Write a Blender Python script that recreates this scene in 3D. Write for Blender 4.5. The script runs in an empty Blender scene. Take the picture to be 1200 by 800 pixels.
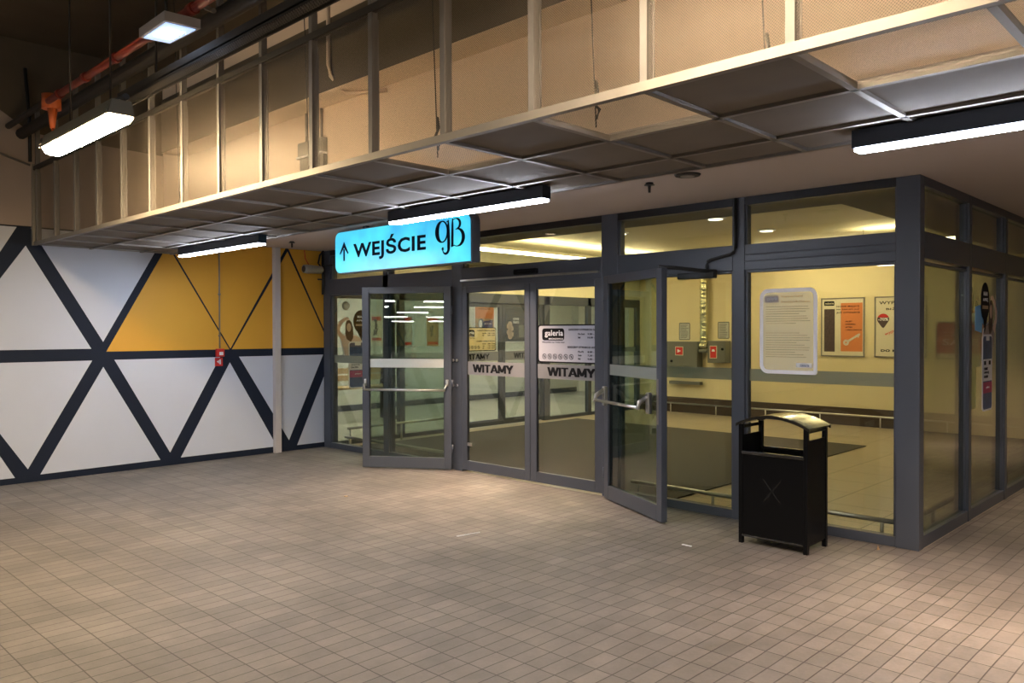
import bpy, bmesh, math, random
from mathutils import Vector, Matrix
random.seed(7)
S = bpy.context.scene
COL = S.collection
PI = math.pi

# ------------------------------------------------------------------ camera, world, exposure
cam_d = bpy.data.cameras.new('camera'); cam = bpy.data.objects.new('camera', cam_d); COL.objects.link(cam)
YAW, PITCH, ROLL, FPX = 0.7690777, -0.0123266, -0.0027307, 938.46
F = Vector((-math.sin(YAW)*math.cos(PITCH), math.cos(YAW)*math.cos(PITCH), math.sin(PITCH)))
R0 = Vector((math.cos(YAW), math.sin(YAW), 0)); U0 = R0.cross(F)
R = R0*math.cos(ROLL) + U0*math.sin(ROLL); U = -R0*math.sin(ROLL) + U0*math.cos(ROLL)
cam.matrix_world = Matrix(((R.x, U.x, -F.x, 9.6687), (R.y, U.y, -F.y, -6.1965), (R.z, U.z, -F.z, 1.6), (0, 0, 0, 1)))
cam_d.sensor_width = 36; cam_d.lens = FPX/1200*36; cam_d.clip_end = 200
S.camera = cam
S.view_settings.view_transform = 'Standard'; S.view_settings.look = 'None'
S.view_settings.exposure = 1.15; S.view_settings.gamma = 1.0
S.view_settings.use_curve_mapping = False
w = bpy.data.worlds.new('night'); S.world = w; w.use_nodes = True
w.node_tree.nodes['Background'].inputs[0].default_value = (.9, .78, .66, 1)
w.node_tree.nodes['Background'].inputs[1].default_value = 0.10

# lamp strengths (emission, W/m2) -------------------------------------------------
E_STRIP = 42      # cool LED strips over the entrance
E_TUBE = 48       # warm trough luminaires by the cable tray
E_FLOOD = 7
E_COVE = 13       # lines of light in the vestibule ceiling
E_DOWN = 430
E_MALL = 15
E_PARK = 17
E_SIGN = .46

# ------------------------------------------------------------------ materials
def mat(name, col, rough=.6, metal=0, spec=.5, noise=0, nscale=8, bump=0, bscale=200, coat=0):
    m = bpy.data.materials.new(name); m.use_nodes = True
    nt = m.node_tree; b = nt.nodes['Principled BSDF']
    b.inputs['Base Color'].default_value = (*col, 1); b.inputs['Roughness'].default_value = rough
    b.inputs['Metallic'].default_value = metal; b.inputs['Specular IOR Level'].default_value = spec
    b.inputs['Coat Weight'].default_value = coat
    if noise or bump:
        tc = nt.nodes.new('ShaderNodeTexCoord')
    if noise:
        n = nt.nodes.new('ShaderNodeTexNoise'); n.inputs['Scale'].default_value = nscale; n.inputs['Detail'].default_value = 6
        nt.links.new(tc.outputs['Object'], n.inputs['Vector'])
        mx = nt.nodes.new('ShaderNodeMix'); mx.data_type = 'RGBA'; mx.blend_type = 'MIX'
        mx.inputs[6].default_value = (*[c*(1-noise) for c in col], 1); mx.inputs[7].default_value = (*[min(1, c*(1+noise)) for c in col], 1)
        nt.links.new(n.outputs['Fac'], mx.inputs[0]); nt.links.new(mx.outputs[2], b.inputs['Base Color'])
    if bump:
        n2 = nt.nodes.new('ShaderNodeTexNoise'); n2.inputs['Scale'].default_value = bscale
        nt.links.new(tc.outputs['Object'], n2.inputs['Vector'])
        bp = nt.nodes.new('ShaderNodeBump'); bp.inputs['Strength'].default_value = bump; bp.inputs['Distance'].default_value = .002
        nt.links.new(n2.outputs['Fac'], bp.inputs['Height']); nt.links.new(bp.outputs['Normal'], b.inputs['Normal'])
    return m

def emit(name, col, s, base=(.8, .8, .8)):
    m = mat(name, base, .5)
    b = m.node_tree.nodes['Principled BSDF']
    b.inputs['Emission Color'].default_value = (*col, 1); b.inputs['Emission Strength'].default_value = s
    return m

def glass(name, tint, refl=1.0, base=.04):
    m = bpy.data.materials.new(name); m.use_nodes = True; nt = m.node_tree
    for n in list(nt.nodes): nt.nodes.remove(n)
    o = nt.nodes.new('ShaderNodeOutputMaterial'); t = nt.nodes.new('ShaderNodeBsdfTransparent')
    t.inputs[0].default_value = (*tint, 1)
    g = nt.nodes.new('ShaderNodeBsdfGlossy'); g.inputs['Roughness'].default_value = 0.0
    lw = nt.nodes.new('ShaderNodeLayerWeight'); lw.inputs['Blend'].default_value = .5
    p = nt.nodes.new('ShaderNodeMath'); p.operation = 'POWER'; p.inputs[1].default_value = 5
    a = nt.nodes.new('ShaderNodeMath'); a.operation = 'MULTIPLY_ADD'; a.inputs[1].default_value = .96*refl; a.inputs[2].default_value = base*refl
    mx = nt.nodes.new('ShaderNodeMixShader')
    nt.links.new(lw.outputs['Facing'], p.inputs[0]); nt.links.new(p.outputs[0], a.inputs[0])
    nt.links.new(a.outputs[0], mx.inputs[0]); nt.links.new(t.outputs[0], mx.inputs[1]); nt.links.new(g.outputs[0], mx.inputs[2])
    nt.links.new(mx.outputs[0], o.inputs[0])
    return m

def film(name, col, opac, rough=.5):
    m = mat(name, col, rough); m.node_tree.nodes['Principled BSDF'].inputs['Alpha'].default_value = opac
    return m

def perforated(name, col, pitch, hole, plane='XZ'):
    """sheet metal with round holes on a staggered grid"""
    m = mat(name, col, .45, .3); nt = m.node_tree; b = nt.nodes['Principled BSDF']
    tc = nt.nodes.new('ShaderNodeTexCoord'); sx = nt.nodes.new('ShaderNodeSeparateXYZ')
    nt.links.new(tc.outputs['Object'], sx.inputs[0])
    def sn(sock):
        k = nt.nodes.new('ShaderNodeMath'); k.operation = 'MULTIPLY'; k.inputs[1].default_value = 2*PI/pitch
        s = nt.nodes.new('ShaderNodeMath'); s.operation = 'COSINE'
        nt.links.new(sock, k.inputs[0]); nt.links.new(k.outputs[0], s.inputs[0]); return s.outputs[0]
    a = sn(sx.outputs[plane[0]]); c = sn(sx.outputs[plane[1]])
    ad = nt.nodes.new('ShaderNodeMath'); ad.operation = 'ADD'; nt.links.new(a, ad.inputs[0]); nt.links.new(c, ad.inputs[1])
    gt = nt.nodes.new('ShaderNodeMath'); gt.operation = 'LESS_THAN'; gt.inputs[1].default_value = hole
    ab = nt.nodes.new('ShaderNodeMath'); ab.operation = 'ABSOLUTE'; nt.links.new(ad.outputs[0], ab.inputs[0])
    lt = nt.nodes.new('ShaderNodeMath'); lt.operation = 'LESS_THAN'; lt.inputs[1].default_value = hole
    nt.links.new(ab.outputs[0], lt.inputs[0]); nt.links.new(lt.outputs[0], b.inputs['Alpha'])
    return m

M = {}
M['frame'] = mat('anthracite_metal', (.058, .066, .084), .38, 0.0, noise=.08, nscale=3)
M['frame_dark'] = mat('black_metal', (.018, .019, .022), .4, .3)
M['black'] = mat('black_gloss', (.0025, .0025, .003), .34, 0, .16)
M['steel'] = mat('brushed_steel', (.62, .61, .58), .28, 1)
M['galv'] = mat('galvanised_steel', (.24, .22, .20), .5, .5, noise=.15, nscale=6)
M['cage'] = mat('dull_zinc', (.15, .14, .135), .5)
M['rim'] = mat('worn_black_edge', (.012, .012, .012), .18, 0, .9)
M['rail'] = mat('rail_steel', (.45, .44, .4), .35, .9)
M['glass'] = glass('clear_glass', (.88, .90, .86), 1.0, .065)
M['glass_green'] = glass('green_glass', (.68, .76, .71), 1.0, .06)
M['glass_side'] = glass('side_glass', (.62, .66, .57), 1.8)
M['frost'] = film('frosted_film', (.36, .38, .34), .62)
M['frost_leaf'] = film('grey_film', (.20, .20, .21), .92)
M['frost_pale'] = film('pale_film', (.62, .64, .58), .92)
M['white_wall'] = mat('white_paint', (.53, .56, .635), .7, noise=.05, nscale=1.5, bump=.15, bscale=60)
M['navy'] = mat('navy_paint', (.011, .016, .030), .65, spec=.2, noise=.15, nscale=3)
M['yellow'] = mat('yellow_paint', (.62, .32, .03), .6, noise=.05, nscale=2)
M['upper_wall'] = mat('bare_plaster', (.36, .29, .25), .85, noise=.08, nscale=2)
M['plaster'] = mat('ceiling_plaster', (.46, .40, .365), .85, noise=.04, nscale=1.2)
M['bulk'] = mat('bulkhead_render', (.74, .59, .46), .85, noise=.05, nscale=1.5)
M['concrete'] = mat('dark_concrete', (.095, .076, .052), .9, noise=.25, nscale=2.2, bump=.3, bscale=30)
M['duct'] = mat('duct_board', (.33, .26, .17), .8, noise=.1, nscale=3)
M['beige'] = mat('beige_wall', (.66, .56, .34), .7, noise=.04, nscale=1.5)
M['beige_ceil'] = mat('vestibule_ceiling_paint', (.72, .64, .42), .8)
M['ring'] = mat('unlit_olive_border', (.16, .15, .10), .8)  # ceiling border coloured dark to stand for its lack of light
M['mall_wall'] = mat('mall_white_wall', (.62, .62, .57), .7, noise=.04)
M['dark_brown'] = mat('brown_skirting', (.05, .03, .018), .5)
M['wood'] = mat('bench_wood', (.50, .34, .17), .5, noise=.2, nscale=12)
M['grey_cab'] = mat('grey_cabinet', (.13, .13, .105), .5)
M['red'] = mat('red_sign', (.55, .02, .015), .5)
M['red_pipe'] = mat('red_pipe_paint', (.20, .022, .012), .5)
M['orange_pipe'] = mat('orange_paint', (.50, .11, .03), .5)
M['white'] = mat('white_print', (.75, .75, .78), .5)
M['cream'] = mat('cream_print', (.62, .56, .42), .5)
M['paper_grey'] = mat('grey_print', (.42, .42, .38), .6)
M['ink'] = mat('black_print', (.008, .008, .010), .7, spec=.12)
M['ink_grey'] = mat('grey_ink', (.10, .10, .10), .6)
M['orange'] = mat('orange_print', (.60, .19, .05), .5)
M['brown_print'] = mat('dark_brown_print', (.06, .035, .03), .5, noise=.9, nscale=30)
M['tan'] = mat('tan_print', (.40, .27, .15), .5)
M['skin'] = mat('skin_print', (.68, .48, .38), .5)
M['pink_grey'] = mat('grey_pink_print', (.30, .24, .22), .5)
M['hair'] = mat('dark_hair_print', (.05, .02, .015), .5)
M['magenta'] = mat('magenta_print', (.35, .02, .10), .5)
M['blue_print'] = mat('navy_print', (.03, .06, .16), .5, noise=.8, nscale=20)
M['sky_print'] = mat('light_blue_print', (.20, .50, .85), .5)
M['foil'] = mat('crumpled_foil', (.75, .68, .42), .25, .85, noise=.5, nscale=25, bump=1, bscale=40)
M['cable'] = mat('black_cable', (.012, .012, .012), .5)
M['speaker'] = mat('grey_plastic', (.22, .21, .19), .5)
M['mesh'] = perforated('mesh_sheet', (.20, .165, .13), .011, .15, 'XZ')
M['mesh_floor'] = perforated('mesh_sheet_flat', (.20, .165, .13), .011, .18, 'XY')
M['board'] = mat('grey_brown_board', (.15, .13, .11), .85, noise=.2, nscale=4)
M['tray'] = mat('dark_cable_tray', (.02, .017, .014), .6, 0)
M['tray_perf'] = perforated('tray_perforation', (.16, .13, .10), .022, .8, 'XZ')
M['lamp_body'] = mat('lamp_housing', (.035, .042, .06), .4, .4)
M['tube_body'] = mat('trough_housing', (.12, .11, .08), .6)
M['flood_body'] = mat('flood_housing', (.38, .36, .36), .5)
M['e_strip'] = emit('cool_led', (.80, .86, 1.0), E_STRIP)
M['e_tube'] = emit('warm_tube', (1.0, .77, .50), E_TUBE)
M['e_tube_near'] = emit('warm_tube_near', (1.0, .74, .42), E_TUBE*2.1)
M['e_flood'] = emit('flood_led', (.62, .76, 1.0), E_FLOOD)
M['e_flood_edge'] = emit('flood_lens', (.35, .55, 1.0), .55)
M['e_cove'] = emit('cove_line', (1.0, .86, .55), E_COVE)
M['e_round'] = emit('round_lamp_lens', (1, .9, .65), 2.0)
M['e_up'] = emit('added_cove_strip', (1, .9, .62), 16)
M['e_mall'] = emit('mall_panel', (1.0, .98, .88), E_MALL)
M['e_park'] = emit('park_tube', (1.0, .84, .62), E_PARK)
M['e_park_cool'] = emit('park_led', (.85, .92, 1.0), E_PARK)
M['asphalt'] = mat('park_wall', (.10, .09, .08), .9, noise=.3, nscale=1)

def sign_face():
    m = bpy.data.materials.new('lit_cyan_face'); m.use_nodes = True; nt = m.node_tree; b = nt.nodes['Principled BSDF']
    tc = nt.nodes.new('ShaderNodeTexCoord'); n = nt.nodes.new('ShaderNodeTexNoise'); n.inputs['Scale'].default_value = 3.5
    n.inputs['Detail'].default_value = 3
    nt.links.new(tc.outputs['Object'], n.inputs['Vector'])
    cr = nt.nodes.new('ShaderNodeValToRGB'); cr.color_ramp.elements[0].position = .32; cr.color_ramp.elements[1].position = .68
    cr.color_ramp.elements[0].color = (.04, .42, .80, 1); cr.color_ramp.elements[1].color = (.08, .80, .98, 1)
    nt.links.new(n.outputs['Fac'], cr.inputs[0]); nt.links.new(cr.outputs[0], b.inputs['Emission Color'])
    b.inputs['Base Color'].default_value = (.05, .3, .4, 1); b.inputs['Emission Strength'].default_value = E_SIGN; b.inputs['Roughness'].default_value = .3
    return m
M['e_sign'] = sign_face()

def brick(name, c1, c2, mortar, bw, rh, mort, off=0, rough=.75, swap=False, bump=.4, stain=.2, bias=0):
    m = bpy.data.materials.new(name); m.use_nodes = True; nt = m.node_tree; b = nt.nodes['Principled BSDF']
    tc = nt.nodes.new('ShaderNodeTexCoord')
    # slight wobble of the laid courses
    nz = nt.nodes.new('ShaderNodeTexNoise'); nz.inputs['Scale'].default_value = 1.3; nz.inputs['Detail'].default_value = 2
    nt.links.new(tc.outputs['Object'], nz.inputs['Vector'])
    vs = nt.nodes.new('ShaderNodeVectorMath'); vs.operation = 'SCALE'; vs.inputs['Scale'].default_value = .022 if bump else 0
    nt.links.new(nz.outputs['Color'], vs.inputs[0])
    va = nt.nodes.new('ShaderNodeVectorMath'); va.operation = 'ADD'
    nt.links.new(tc.outputs['Object'], va.inputs[0]); nt.links.new(vs.outputs[0], va.inputs[1])
    br = nt.nodes.new('ShaderNodeTexBrick'); br.offset = off; br.squash = 1
    br.inputs['Scale'].default_value = 1; br.inputs['Brick Width'].default_value = bw; br.inputs['Row Height'].default_value = rh
    br.inputs['Mortar Size'].default_value = mort; br.inputs['Mortar Smooth'].default_value = .3; br.inputs['Bias'].default_value = bias
    br.inputs['Color1'].default_value = (*c1, 1); br.inputs['Color2'].default_value = (*c2, 1); br.inputs['Mortar'].default_value = (*mortar, 1)
    nt.links.new(va.outputs[0], br.inputs['Vector'])
    n = nt.nodes.new('ShaderNodeTexNoise'); n.inputs['Scale'].default_value = 1.1; n.inputs['Detail'].default_value = 9; n.inputs['Roughness'].default_value = .7
    nt.links.new(tc.outputs['Object'], n.inputs['Vector'])
    mr = nt.nodes.new('ShaderNodeMapRange'); mr.inputs[1].default_value = .35; mr.inputs[2].default_value = .62; mr.inputs[3].default_value = 1-stain; mr.inputs[4].default_value = 1
    nt.links.new(n.outputs['Fac'], mr.inputs[0])
    n3 = nt.nodes.new('ShaderNodeTexNoise'); n3.inputs['Scale'].default_value = 60; n3.inputs['Detail'].default_value = 4
    nt.links.new(tc.outputs['Object'], n3.inputs['Vector'])
    mr3 = nt.nodes.new('ShaderNodeMapRange'); mr3.inputs[3].default_value = .86; mr3.inputs[4].default_value = 1.1
    nt.links.new(n3.outputs['Fac'], mr3.inputs[0])
    mm = nt.nodes.new('ShaderNodeMath'); mm.operation = 'MULTIPLY'; nt.links.new(mr.outputs[0], mm.inputs[0]); nt.links.new(mr3.outputs[0], mm.inputs[1])
    sc = nt.nodes.new('ShaderNodeVectorMath'); sc.operation = 'SCALE'
    nt.links.new(br.outputs['Color'], sc.inputs[0]); nt.links.new(mm.outputs[0], sc.inputs['Scale'])
    nt.links.new(sc.outputs[0], b.inputs['Base Color'])
    b.inputs['Roughness'].default_value = rough
    if bump:
        iv = nt.nodes.new('ShaderNodeMath'); iv.operation = 'SUBTRACT'; iv.inputs[0].default_value = 1; nt.links.new(br.outputs['Fac'], iv.inputs[1])
        bp = nt.nodes.new('ShaderNodeBump'); bp.inputs['Strength'].default_value = bump; bp.inputs['Distance'].default_value = .004
        nt.links.new(iv.outputs[0], bp.inputs['Height']); nt.links.new(bp.outputs['Normal'], b.inputs['Normal'])
    return m
M['pavers'] = brick('clay_grey_pavers', (.218, .193, .172), (.172, .153, .138), (.060, .049, .042), .0965, .188, .0036, 0, .6, stain=.38)
M['tiles'] = brick('beige_floor_tiles', (.36, .29, .20), (.335, .275, .19), (.12, .09, .05), .6, .6, .007, 0, .35, bump=0, stain=.08)
M['mat_floor'] = mat('brown_entrance_mat', (.036, .029, .021), .85, noise=.15, nscale=3, bump=.5, bscale=120)
M['mall_floor'] = brick('pale_mall_tiles', (.42, .40, .33), (.40, .38, .32), (.3, .3, .25), .6, .6, .004, 0, .3, bump=0, stain=.08)

# ------------------------------------------------------------------ geometry helpers
class MB:
    def __init__(s): s.bm = bmesh.new()
    def box(s, x0, x1, y0, y1, z0, z1, mi=0, bev=0, mtx=None):
        if x0 > x1: x0, x1 = x1, x0
        if y0 > y1: y0, y1 = y1, y0
        if z0 > z1: z0, z1 = z1, z0
        r = bmesh.ops.create_cube(s.bm, size=1)
        vs = r['verts']
        for v in vs:
            v.co = Vector(((x0+x1)/2 + v.co.x*(x1-x0), (y0+y1)/2 + v.co.y*(y1-y0), (z0+z1)/2 + v.co.z*(z1-z0)))
        fs = set(f for v in vs for f in v.link_faces)
        for f in fs: f.material_index = mi
        if bev:
            es = list(set(e for v in vs for e in v.link_edges))
            rr = bmesh.ops.bevel(s.bm, geom=es, offset=bev, segments=2, affect='EDGES', profile=.5)
            vs = list(set(v for f in rr['faces'] for v in f.verts) | set(v for v in vs if v.is_valid))
            for f in rr['faces']: f.material_index = mi
        if mtx is not None:
            for v in vs: v.co = mtx @ v.co
        return s
    def tube(s, pts, r, n=10, mi=0, caps=True):
        pts = [Vector(p) for p in pts]; rings = []
        for i, p in enumerate(pts):
            d = (pts[min(i+1, len(pts)-1)] - pts[max(i-1, 0)]).normalized()
            up = Vector((0, 0, 1)) if abs(d.z) < .9 else Vector((1, 0, 0))
            a = d.cross(up).normalized(); b = a.cross(d)
            rr = r[i] if isinstance(r, (list, tuple)) else r
            rings.append([s.bm.verts.new(p + a*math.cos(2*PI*k/n)*rr + b*math.sin(2*PI*k/n)*rr) for k in range(n)])
        for i in range(len(rings)-1):
            for k in range(n):
                f = s.bm.faces.new((rings[i][k], rings[i][(k+1) % n], rings[i+1][(k+1) % n], rings[i+1][k])); f.smooth = True; f.material_index = mi
        if caps:
            for rg in (rings[0], rings[-1]):
                try: f = s.bm.faces.new(rg); f.material_index = mi
                except ValueError: pass
        return s
    def poly(s, pts, th=0, nrm=None, mi=0):
        """flat polygon extruded by th along nrm"""
        pts = [Vector(p) for p in pts]
        a = [s.bm.verts.new(p) for p in pts]
        f = s.bm.faces.new(a); f.material_index = mi
        if th:
            nrm = Vector(nrm)
            b = [s.bm.verts.new(p + nrm*th) for p in pts]
            f2 = s.bm.faces.new(list(reversed(b))); f2.material_index = mi
            for i in range(len(a)):
                j = (i+1) % len(a); f3 = s.bm.faces.new((a[i], b[i], b[j], a[j])); f3.material_index = mi
        return s
    def build(s, name, mats, parent=None, loc=None, smooth=False):
        bmesh.ops.recalc_face_normals(s.bm, faces=s.bm.faces)
        me = bpy.data.meshes.new(name)
        s.bm.to_mesh(me); s.bm.free()
        if loc is not None: me.transform(Matrix.Translation(-Vector(loc)))
        o = bpy.data.objects.new(name, me); COL.objects.link(o)
        for mm in (mats if isinstance(mats, (list, tuple)) else [mats]): me.materials.append(mm)
        if loc is not None: o.location = loc
        if parent: setpar(o, parent)
        return o

WORLD = {}
def wmat(o):
    m = Matrix.Translation(o.location) @ o.rotation_euler.to_matrix().to_4x4()
    return (wmat(o.parent) @ m) if o.parent else m
def setpar(o, parent):
    """parent, keeping the mesh where it was modelled (world coordinates)"""
    o.parent = parent
    o.matrix_parent_inverse = Matrix.Identity(4)
    if o.type == 'MESH' and not o.get('_local'):
        o.data.transform(wmat(parent).inverted() @ Matrix.Translation(o.location)); o.location = (0, 0, 0)

def struct(name, mb, mats, parent=None, label=None):
    o = mb.build(name, mats, parent)
    if not parent: o['kind'] = 'structure'
    if label: o['label'] = label
    return o
def tag(o, label, cat, group=None, kind=None):
    o['label'] = label
    o['category'] = cat
    if group: o['group'] = group
    if kind: o['kind'] = kind
    return o
def empty(name, loc, rz=0):
    o = bpy.data.objects.new(name, None); COL.objects.link(o); o.location = loc; o.rotation_euler = (0, 0, rz); o.empty_display_size = .1
    return o
def sempty(name, loc, rz=0, label=None):
    o = empty(name, loc, rz); o['kind'] = 'structure'
    if label: o['label'] = label
    return o
def copy_tree(o, parent=None):
    c = o.copy(); COL.objects.link(c)
    if parent: c.parent = parent
    for ch in [x for x in bpy.data.objects if x.parent == o]: copy_tree(ch, c)
    return c

class Plane:
    """local frame on a vertical surface: u along the surface, z up, n out of it towards the viewer"""
    def __init__(s, o, u, n): s.o = Vector(o); s.u = Vector(u).normalized(); s.n = Vector(n).normalized()
    def p(s, u, z, n=0): return s.o + s.u*u + Vector((0, 0, z)) + s.n*n
    def m(s, u, z, n=0):
        q = s.p(u, z, n); zz = Vector((0, 0, 1))
        return Matrix(((s.u.x, zz.x, s.n.x, q.x), (s.u.y, zz.y, s.n.y, q.y), (s.u.z, zz.z, s.n.z, q.z), (0, 0, 0, 1)))
    def box(s, mb, u0, u1, z0, z1, n0, n1, mi=0, bev=0):
        mb.box(u0, u1, z0, z1, n0, n1, mi, bev, s.m(0, 0, 0)); return mb
    def rrect(s, mb, u0, u1, z0, z1, r, n0, th, mi=0, corners=(1, 1, 1, 1)):
        pts = []
        for ci, (cu, cz, a0) in enumerate(((u1-r, z1-r, 0), (u0+r, z1-r, 90), (u0+r, z0+r, 180), (u1-r, z0+r, 270))):
            if corners[ci]:
                for k in range(7):
                    a = math.radians(a0 + 15*k); pts.append(s.p(cu + r*math.cos(a), cz + r*math.sin(a), n0))
            else:
                pts.append(s.p((u0, u1)[ci in (0, 3)], (z0, z1)[ci in (0, 1)], n0))
        mb.poly(pts, th, s.n, mi); return mb
    def shape(s, mb, pts, n0, th, mi=0):
        mb.poly([s.p(a, b, n0) for a, b in pts], th, s.n, mi); return mb
    def ring(s, mb, cu, cz, r0, r1, n0, th, mi=0, seg=20):
        for k in range(seg):
            a, b = 2*PI*k/seg, 2*PI*(k+1)/seg
            s.shape(mb, [(cu+r0*math.cos(a), cz+r0*math.sin(a)), (cu+r1*math.cos(a), cz+r1*math.sin(a)), (cu+r1*math.cos(b), cz+r1*math.sin(b)), (cu+r0*math.cos(b), cz+r0*math.sin(b))], n0, th, mi)
        return mb
    def line(s, mb, pts, wd, n0, th, mi=0):
        """variable width ribbon through pts; wd one width or a list"""
        P = [Vector((a, b)) for a, b in pts]; L, Rr = [], []
        for i, q in enumerate(P):
            d = (P[min(i+1, len(P)-1)] - P[max(i-1, 0)]); d.normalize(); nn = Vector((-d.y, d.x))
            ww = (wd[i] if isinstance(wd, (list, tuple)) else wd)/2
            L.append(q + nn*ww); Rr.append(q - nn*ww)
        for i in range(len(P)-1):
            s.shape(mb, [tuple(L[i]), tuple(L[i+1]), tuple(Rr[i+1]), tuple(Rr[i])], n0, th, mi)
        return mb

def text_mesh(body, bold=0):
    cu = bpy.data.curves.new('lettering', 'FONT'); cu.body = body; cu.size = 1; cu.extrude = .01; cu.offset = bold; cu.resolution_u = 3; cu.space_character = 1 + bold*3
    o = bpy.data.objects.new('lettering', cu); COL.objects.link(o)
    dg = bpy.context.evaluated_depsgraph_get(); dg.update()
    me = bpy.data.meshes.new_from_object(o.evaluated_get(dg))
    bpy.data.objects.remove(o); bpy.data.curves.remove(cu)
    return me
def text(pl, body, u0, z0, u1, z1, n, material, parent, name='lettering', bold=0, th=.002, mirror=False, wid=None, slant=0):
    """letters fitted into the box u0..u1, z0..z1 of a Plane"""
    me = text_mesh(body, bold)
    xs = [v.co.x for v in me.vertices]; ys = [v.co.y for v in me.vertices]; zs = [v.co.z for v in me.vertices]
    x0, x1, y0, y1, a0, a1 = min(xs), max(xs), min(ys), max(ys), min(zs), max(zs)
    T = pl.m(0, 0, 0)
    for v in me.vertices:
        a = (v.co.x-x0)/(x1-x0); b = (v.co.y-y0)/(y1-y0); c = (v.co.z-a0)/(a1-a0)
        v.co = T @ Vector((u0 + a*(u1-u0), z0 + b*(z1-z0) + slant*a, n + c*th))
    me.materials.clear(); me.materials.append(material)
    o = bpy.data.objects.new(name, me); COL.objects.link(o)
    if parent: setpar(o, parent)
    return o
def smalltext(pl, body, u0, z0, h, n, material, parent, name='lettering', bold=0, ratio=.56, u1=None):
    return text(pl, body, u0, z0, u1 if u1 else u0 + len(body)*h*ratio, z0+h, n, material, parent, name, bold)

FAC = Plane((0, 0, 0), (1, 0, 0), (0, -1, 0))          # street face of the glazed front
W, H = 7.765, 2.724
SIDE = Plane((W, 0, 0), (0, 1, 0), (1, 0, 0))
LW = Plane((0, 0, 0), (0, 1, 0), (1, 0, 0))            # painted wall, u = y
BK = Plane((0, 7.5, 0), (1, 0, 0), (0, -1, 0))         # vestibule back wall
PT = Plane((0.0, 0, 0), (0, 1, 0), (1, 0, 0))          # inner partition
ML = Plane((-4, 0, 0), (0, 1, 0), (1, 0, 0))           # mall far wall

# ------------------------------------------------------------------ floors, walls, slabs
struct('floor', MB().box(0, 26, -26, 0, -.2, 0).box(W, 26, 0, 20, -.2, 0).box(-14, 44, -76, -26, -.2, 0).box(26, 44, -26, 20, -.2, 0), M['pavers'])
f2 = struct('floor_vestibule', MB().box(0, W, 0, 7.6, -.2, 0), M['tiles'])
f3 = struct('floor_mall', MB().box(-8, 0, .12, 12, -.2, 0), M['mall_floor'])
# painted wall: navy ground with white and yellow fields
mb = MB().box(-.12, 0, -26, .03, 0, 2.735, 0)
WH = [[(-3.658, 2.53), (-4.39, 1.42), (-3.015, 1.42)],
      [(-3.61, 2.722), (-2.206, 2.722), (-2.889, 1.496)],
      [(-4.38, 1.287), (-3.007, 1.287), (-3.658, .143)],
      [(-4.40, 1.2), (-5.05, .07), (-3.78, .066)],
      [(-2.89, 1.212), (-3.539, .072), (-2.257, .08)],
      [(-2.769, 1.289), (-1.503, 1.289), (-2.14, .155)],
      [(-1.373, 1.218), (-2.01, .08), (-.72, .08)],
      [(-1.249, 1.289), (.0, 1.287), (-.539, .145)],
      [(-.416, .065), (.011, .065), (.011, .98)],
      [(-5.12, 2.722), (-3.74, 2.722), (-4.43, 1.5)]]
YE = [[(-2.856, 1.385), (-1.378, 1.385), (-2.152, 2.648)],
      [(-2.171, 2.722), (-.575, 2.722), (-1.364, 1.395)],
      [(-.545, 2.685), (-1.345, 1.385), (.011, 1.385), (.011, 1.60)],
      [(-.53, 2.722), (.011, 2.722), (.011, 1.65)]]
YE[0] = [(-2.856, 1.385), (-1.378, 1.385), (-2.152, 2.648)]
for pl_, mi in ((WH, 1), (YE, 2)):
    for q in pl_: LW.shape(mb, q, 0.0005, .0015, mi)
struct('wall_left', mb, [M['navy'], M['white_wall'], M['yellow']], label='left wall painted navy with white and yellow triangles')
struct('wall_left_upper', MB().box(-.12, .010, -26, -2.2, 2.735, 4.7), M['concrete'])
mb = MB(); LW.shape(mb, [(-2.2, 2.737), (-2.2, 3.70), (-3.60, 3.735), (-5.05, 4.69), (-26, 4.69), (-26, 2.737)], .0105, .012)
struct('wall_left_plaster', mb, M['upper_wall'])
struct('wall_left_pier', MB().box(-.12, .0, -2.2, .03, 2.735, 4.7), M['upper_wall'])
# square white downpipe casing on the wall
struct('trim_1', MB().box(.002, .075, -.775, -.69, 0, 2.722, bev=.004), mat('pipe_casing_paint', (.46, .43, .42), .6), label='narrow light grey pipe casing running up the painted wall')
# concrete slab, bulkhead, duct
struct('ceiling_slab', MB().box(-14, 44, -76, 20, 4.7, 4.9), M['concrete'])
struct('ceiling', MB().box(0, 26, -2.2, .0, H, H+.1).box(W, 26, 0, 20, H, H+.1), M['plaster'])
struct('wall_bulkhead', MB().box(0, 26, -2.2, -2.1, H+.1, 4.7), M['bulk'])
d = struct('trim_duct', MB().box(.62, 26, -2.47, -2.2, 3.60, 4.19, bev=.006), [M['concrete']], label='dark concrete beam along the top of the bulkhead')
d.data.materials.append(mat('lamplit_beam_soffit', (.86, .72, .56), .85))  # underside coloured paler to carry the lamplight from below
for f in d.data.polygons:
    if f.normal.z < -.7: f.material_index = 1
# vestibule shell
struct('wall_back', MB().box(-.2, W+6, 7.5, 7.65, 0, 3.1), M['beige'])
struct('baseboard_back', MB().box(0.05, W-.1, 7.47, 7.499, 0.0, .30, bev=.003), M['dark_brown'])
mb = MB().box(.05, W-.08, .06, .80, 2.70, 2.86).box(6.88, W-.08, .80, 7.5, 2.70, 2.86).box(.05, .55, .80, 7.5, 2.70, 2.86)
struct('ceiling_vestibule_border', mb, M['ring'])
struct('ceiling_vestibule', MB().box(.05, W-.08, .06, 7.5, 3.05, 3.10), M['beige_ceil'])
mb = MB().box(.0, .08, .1, 7.5, 2.24, 3.1)
struct('wall_inner_lintel', mb, M['beige_ceil'])
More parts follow.
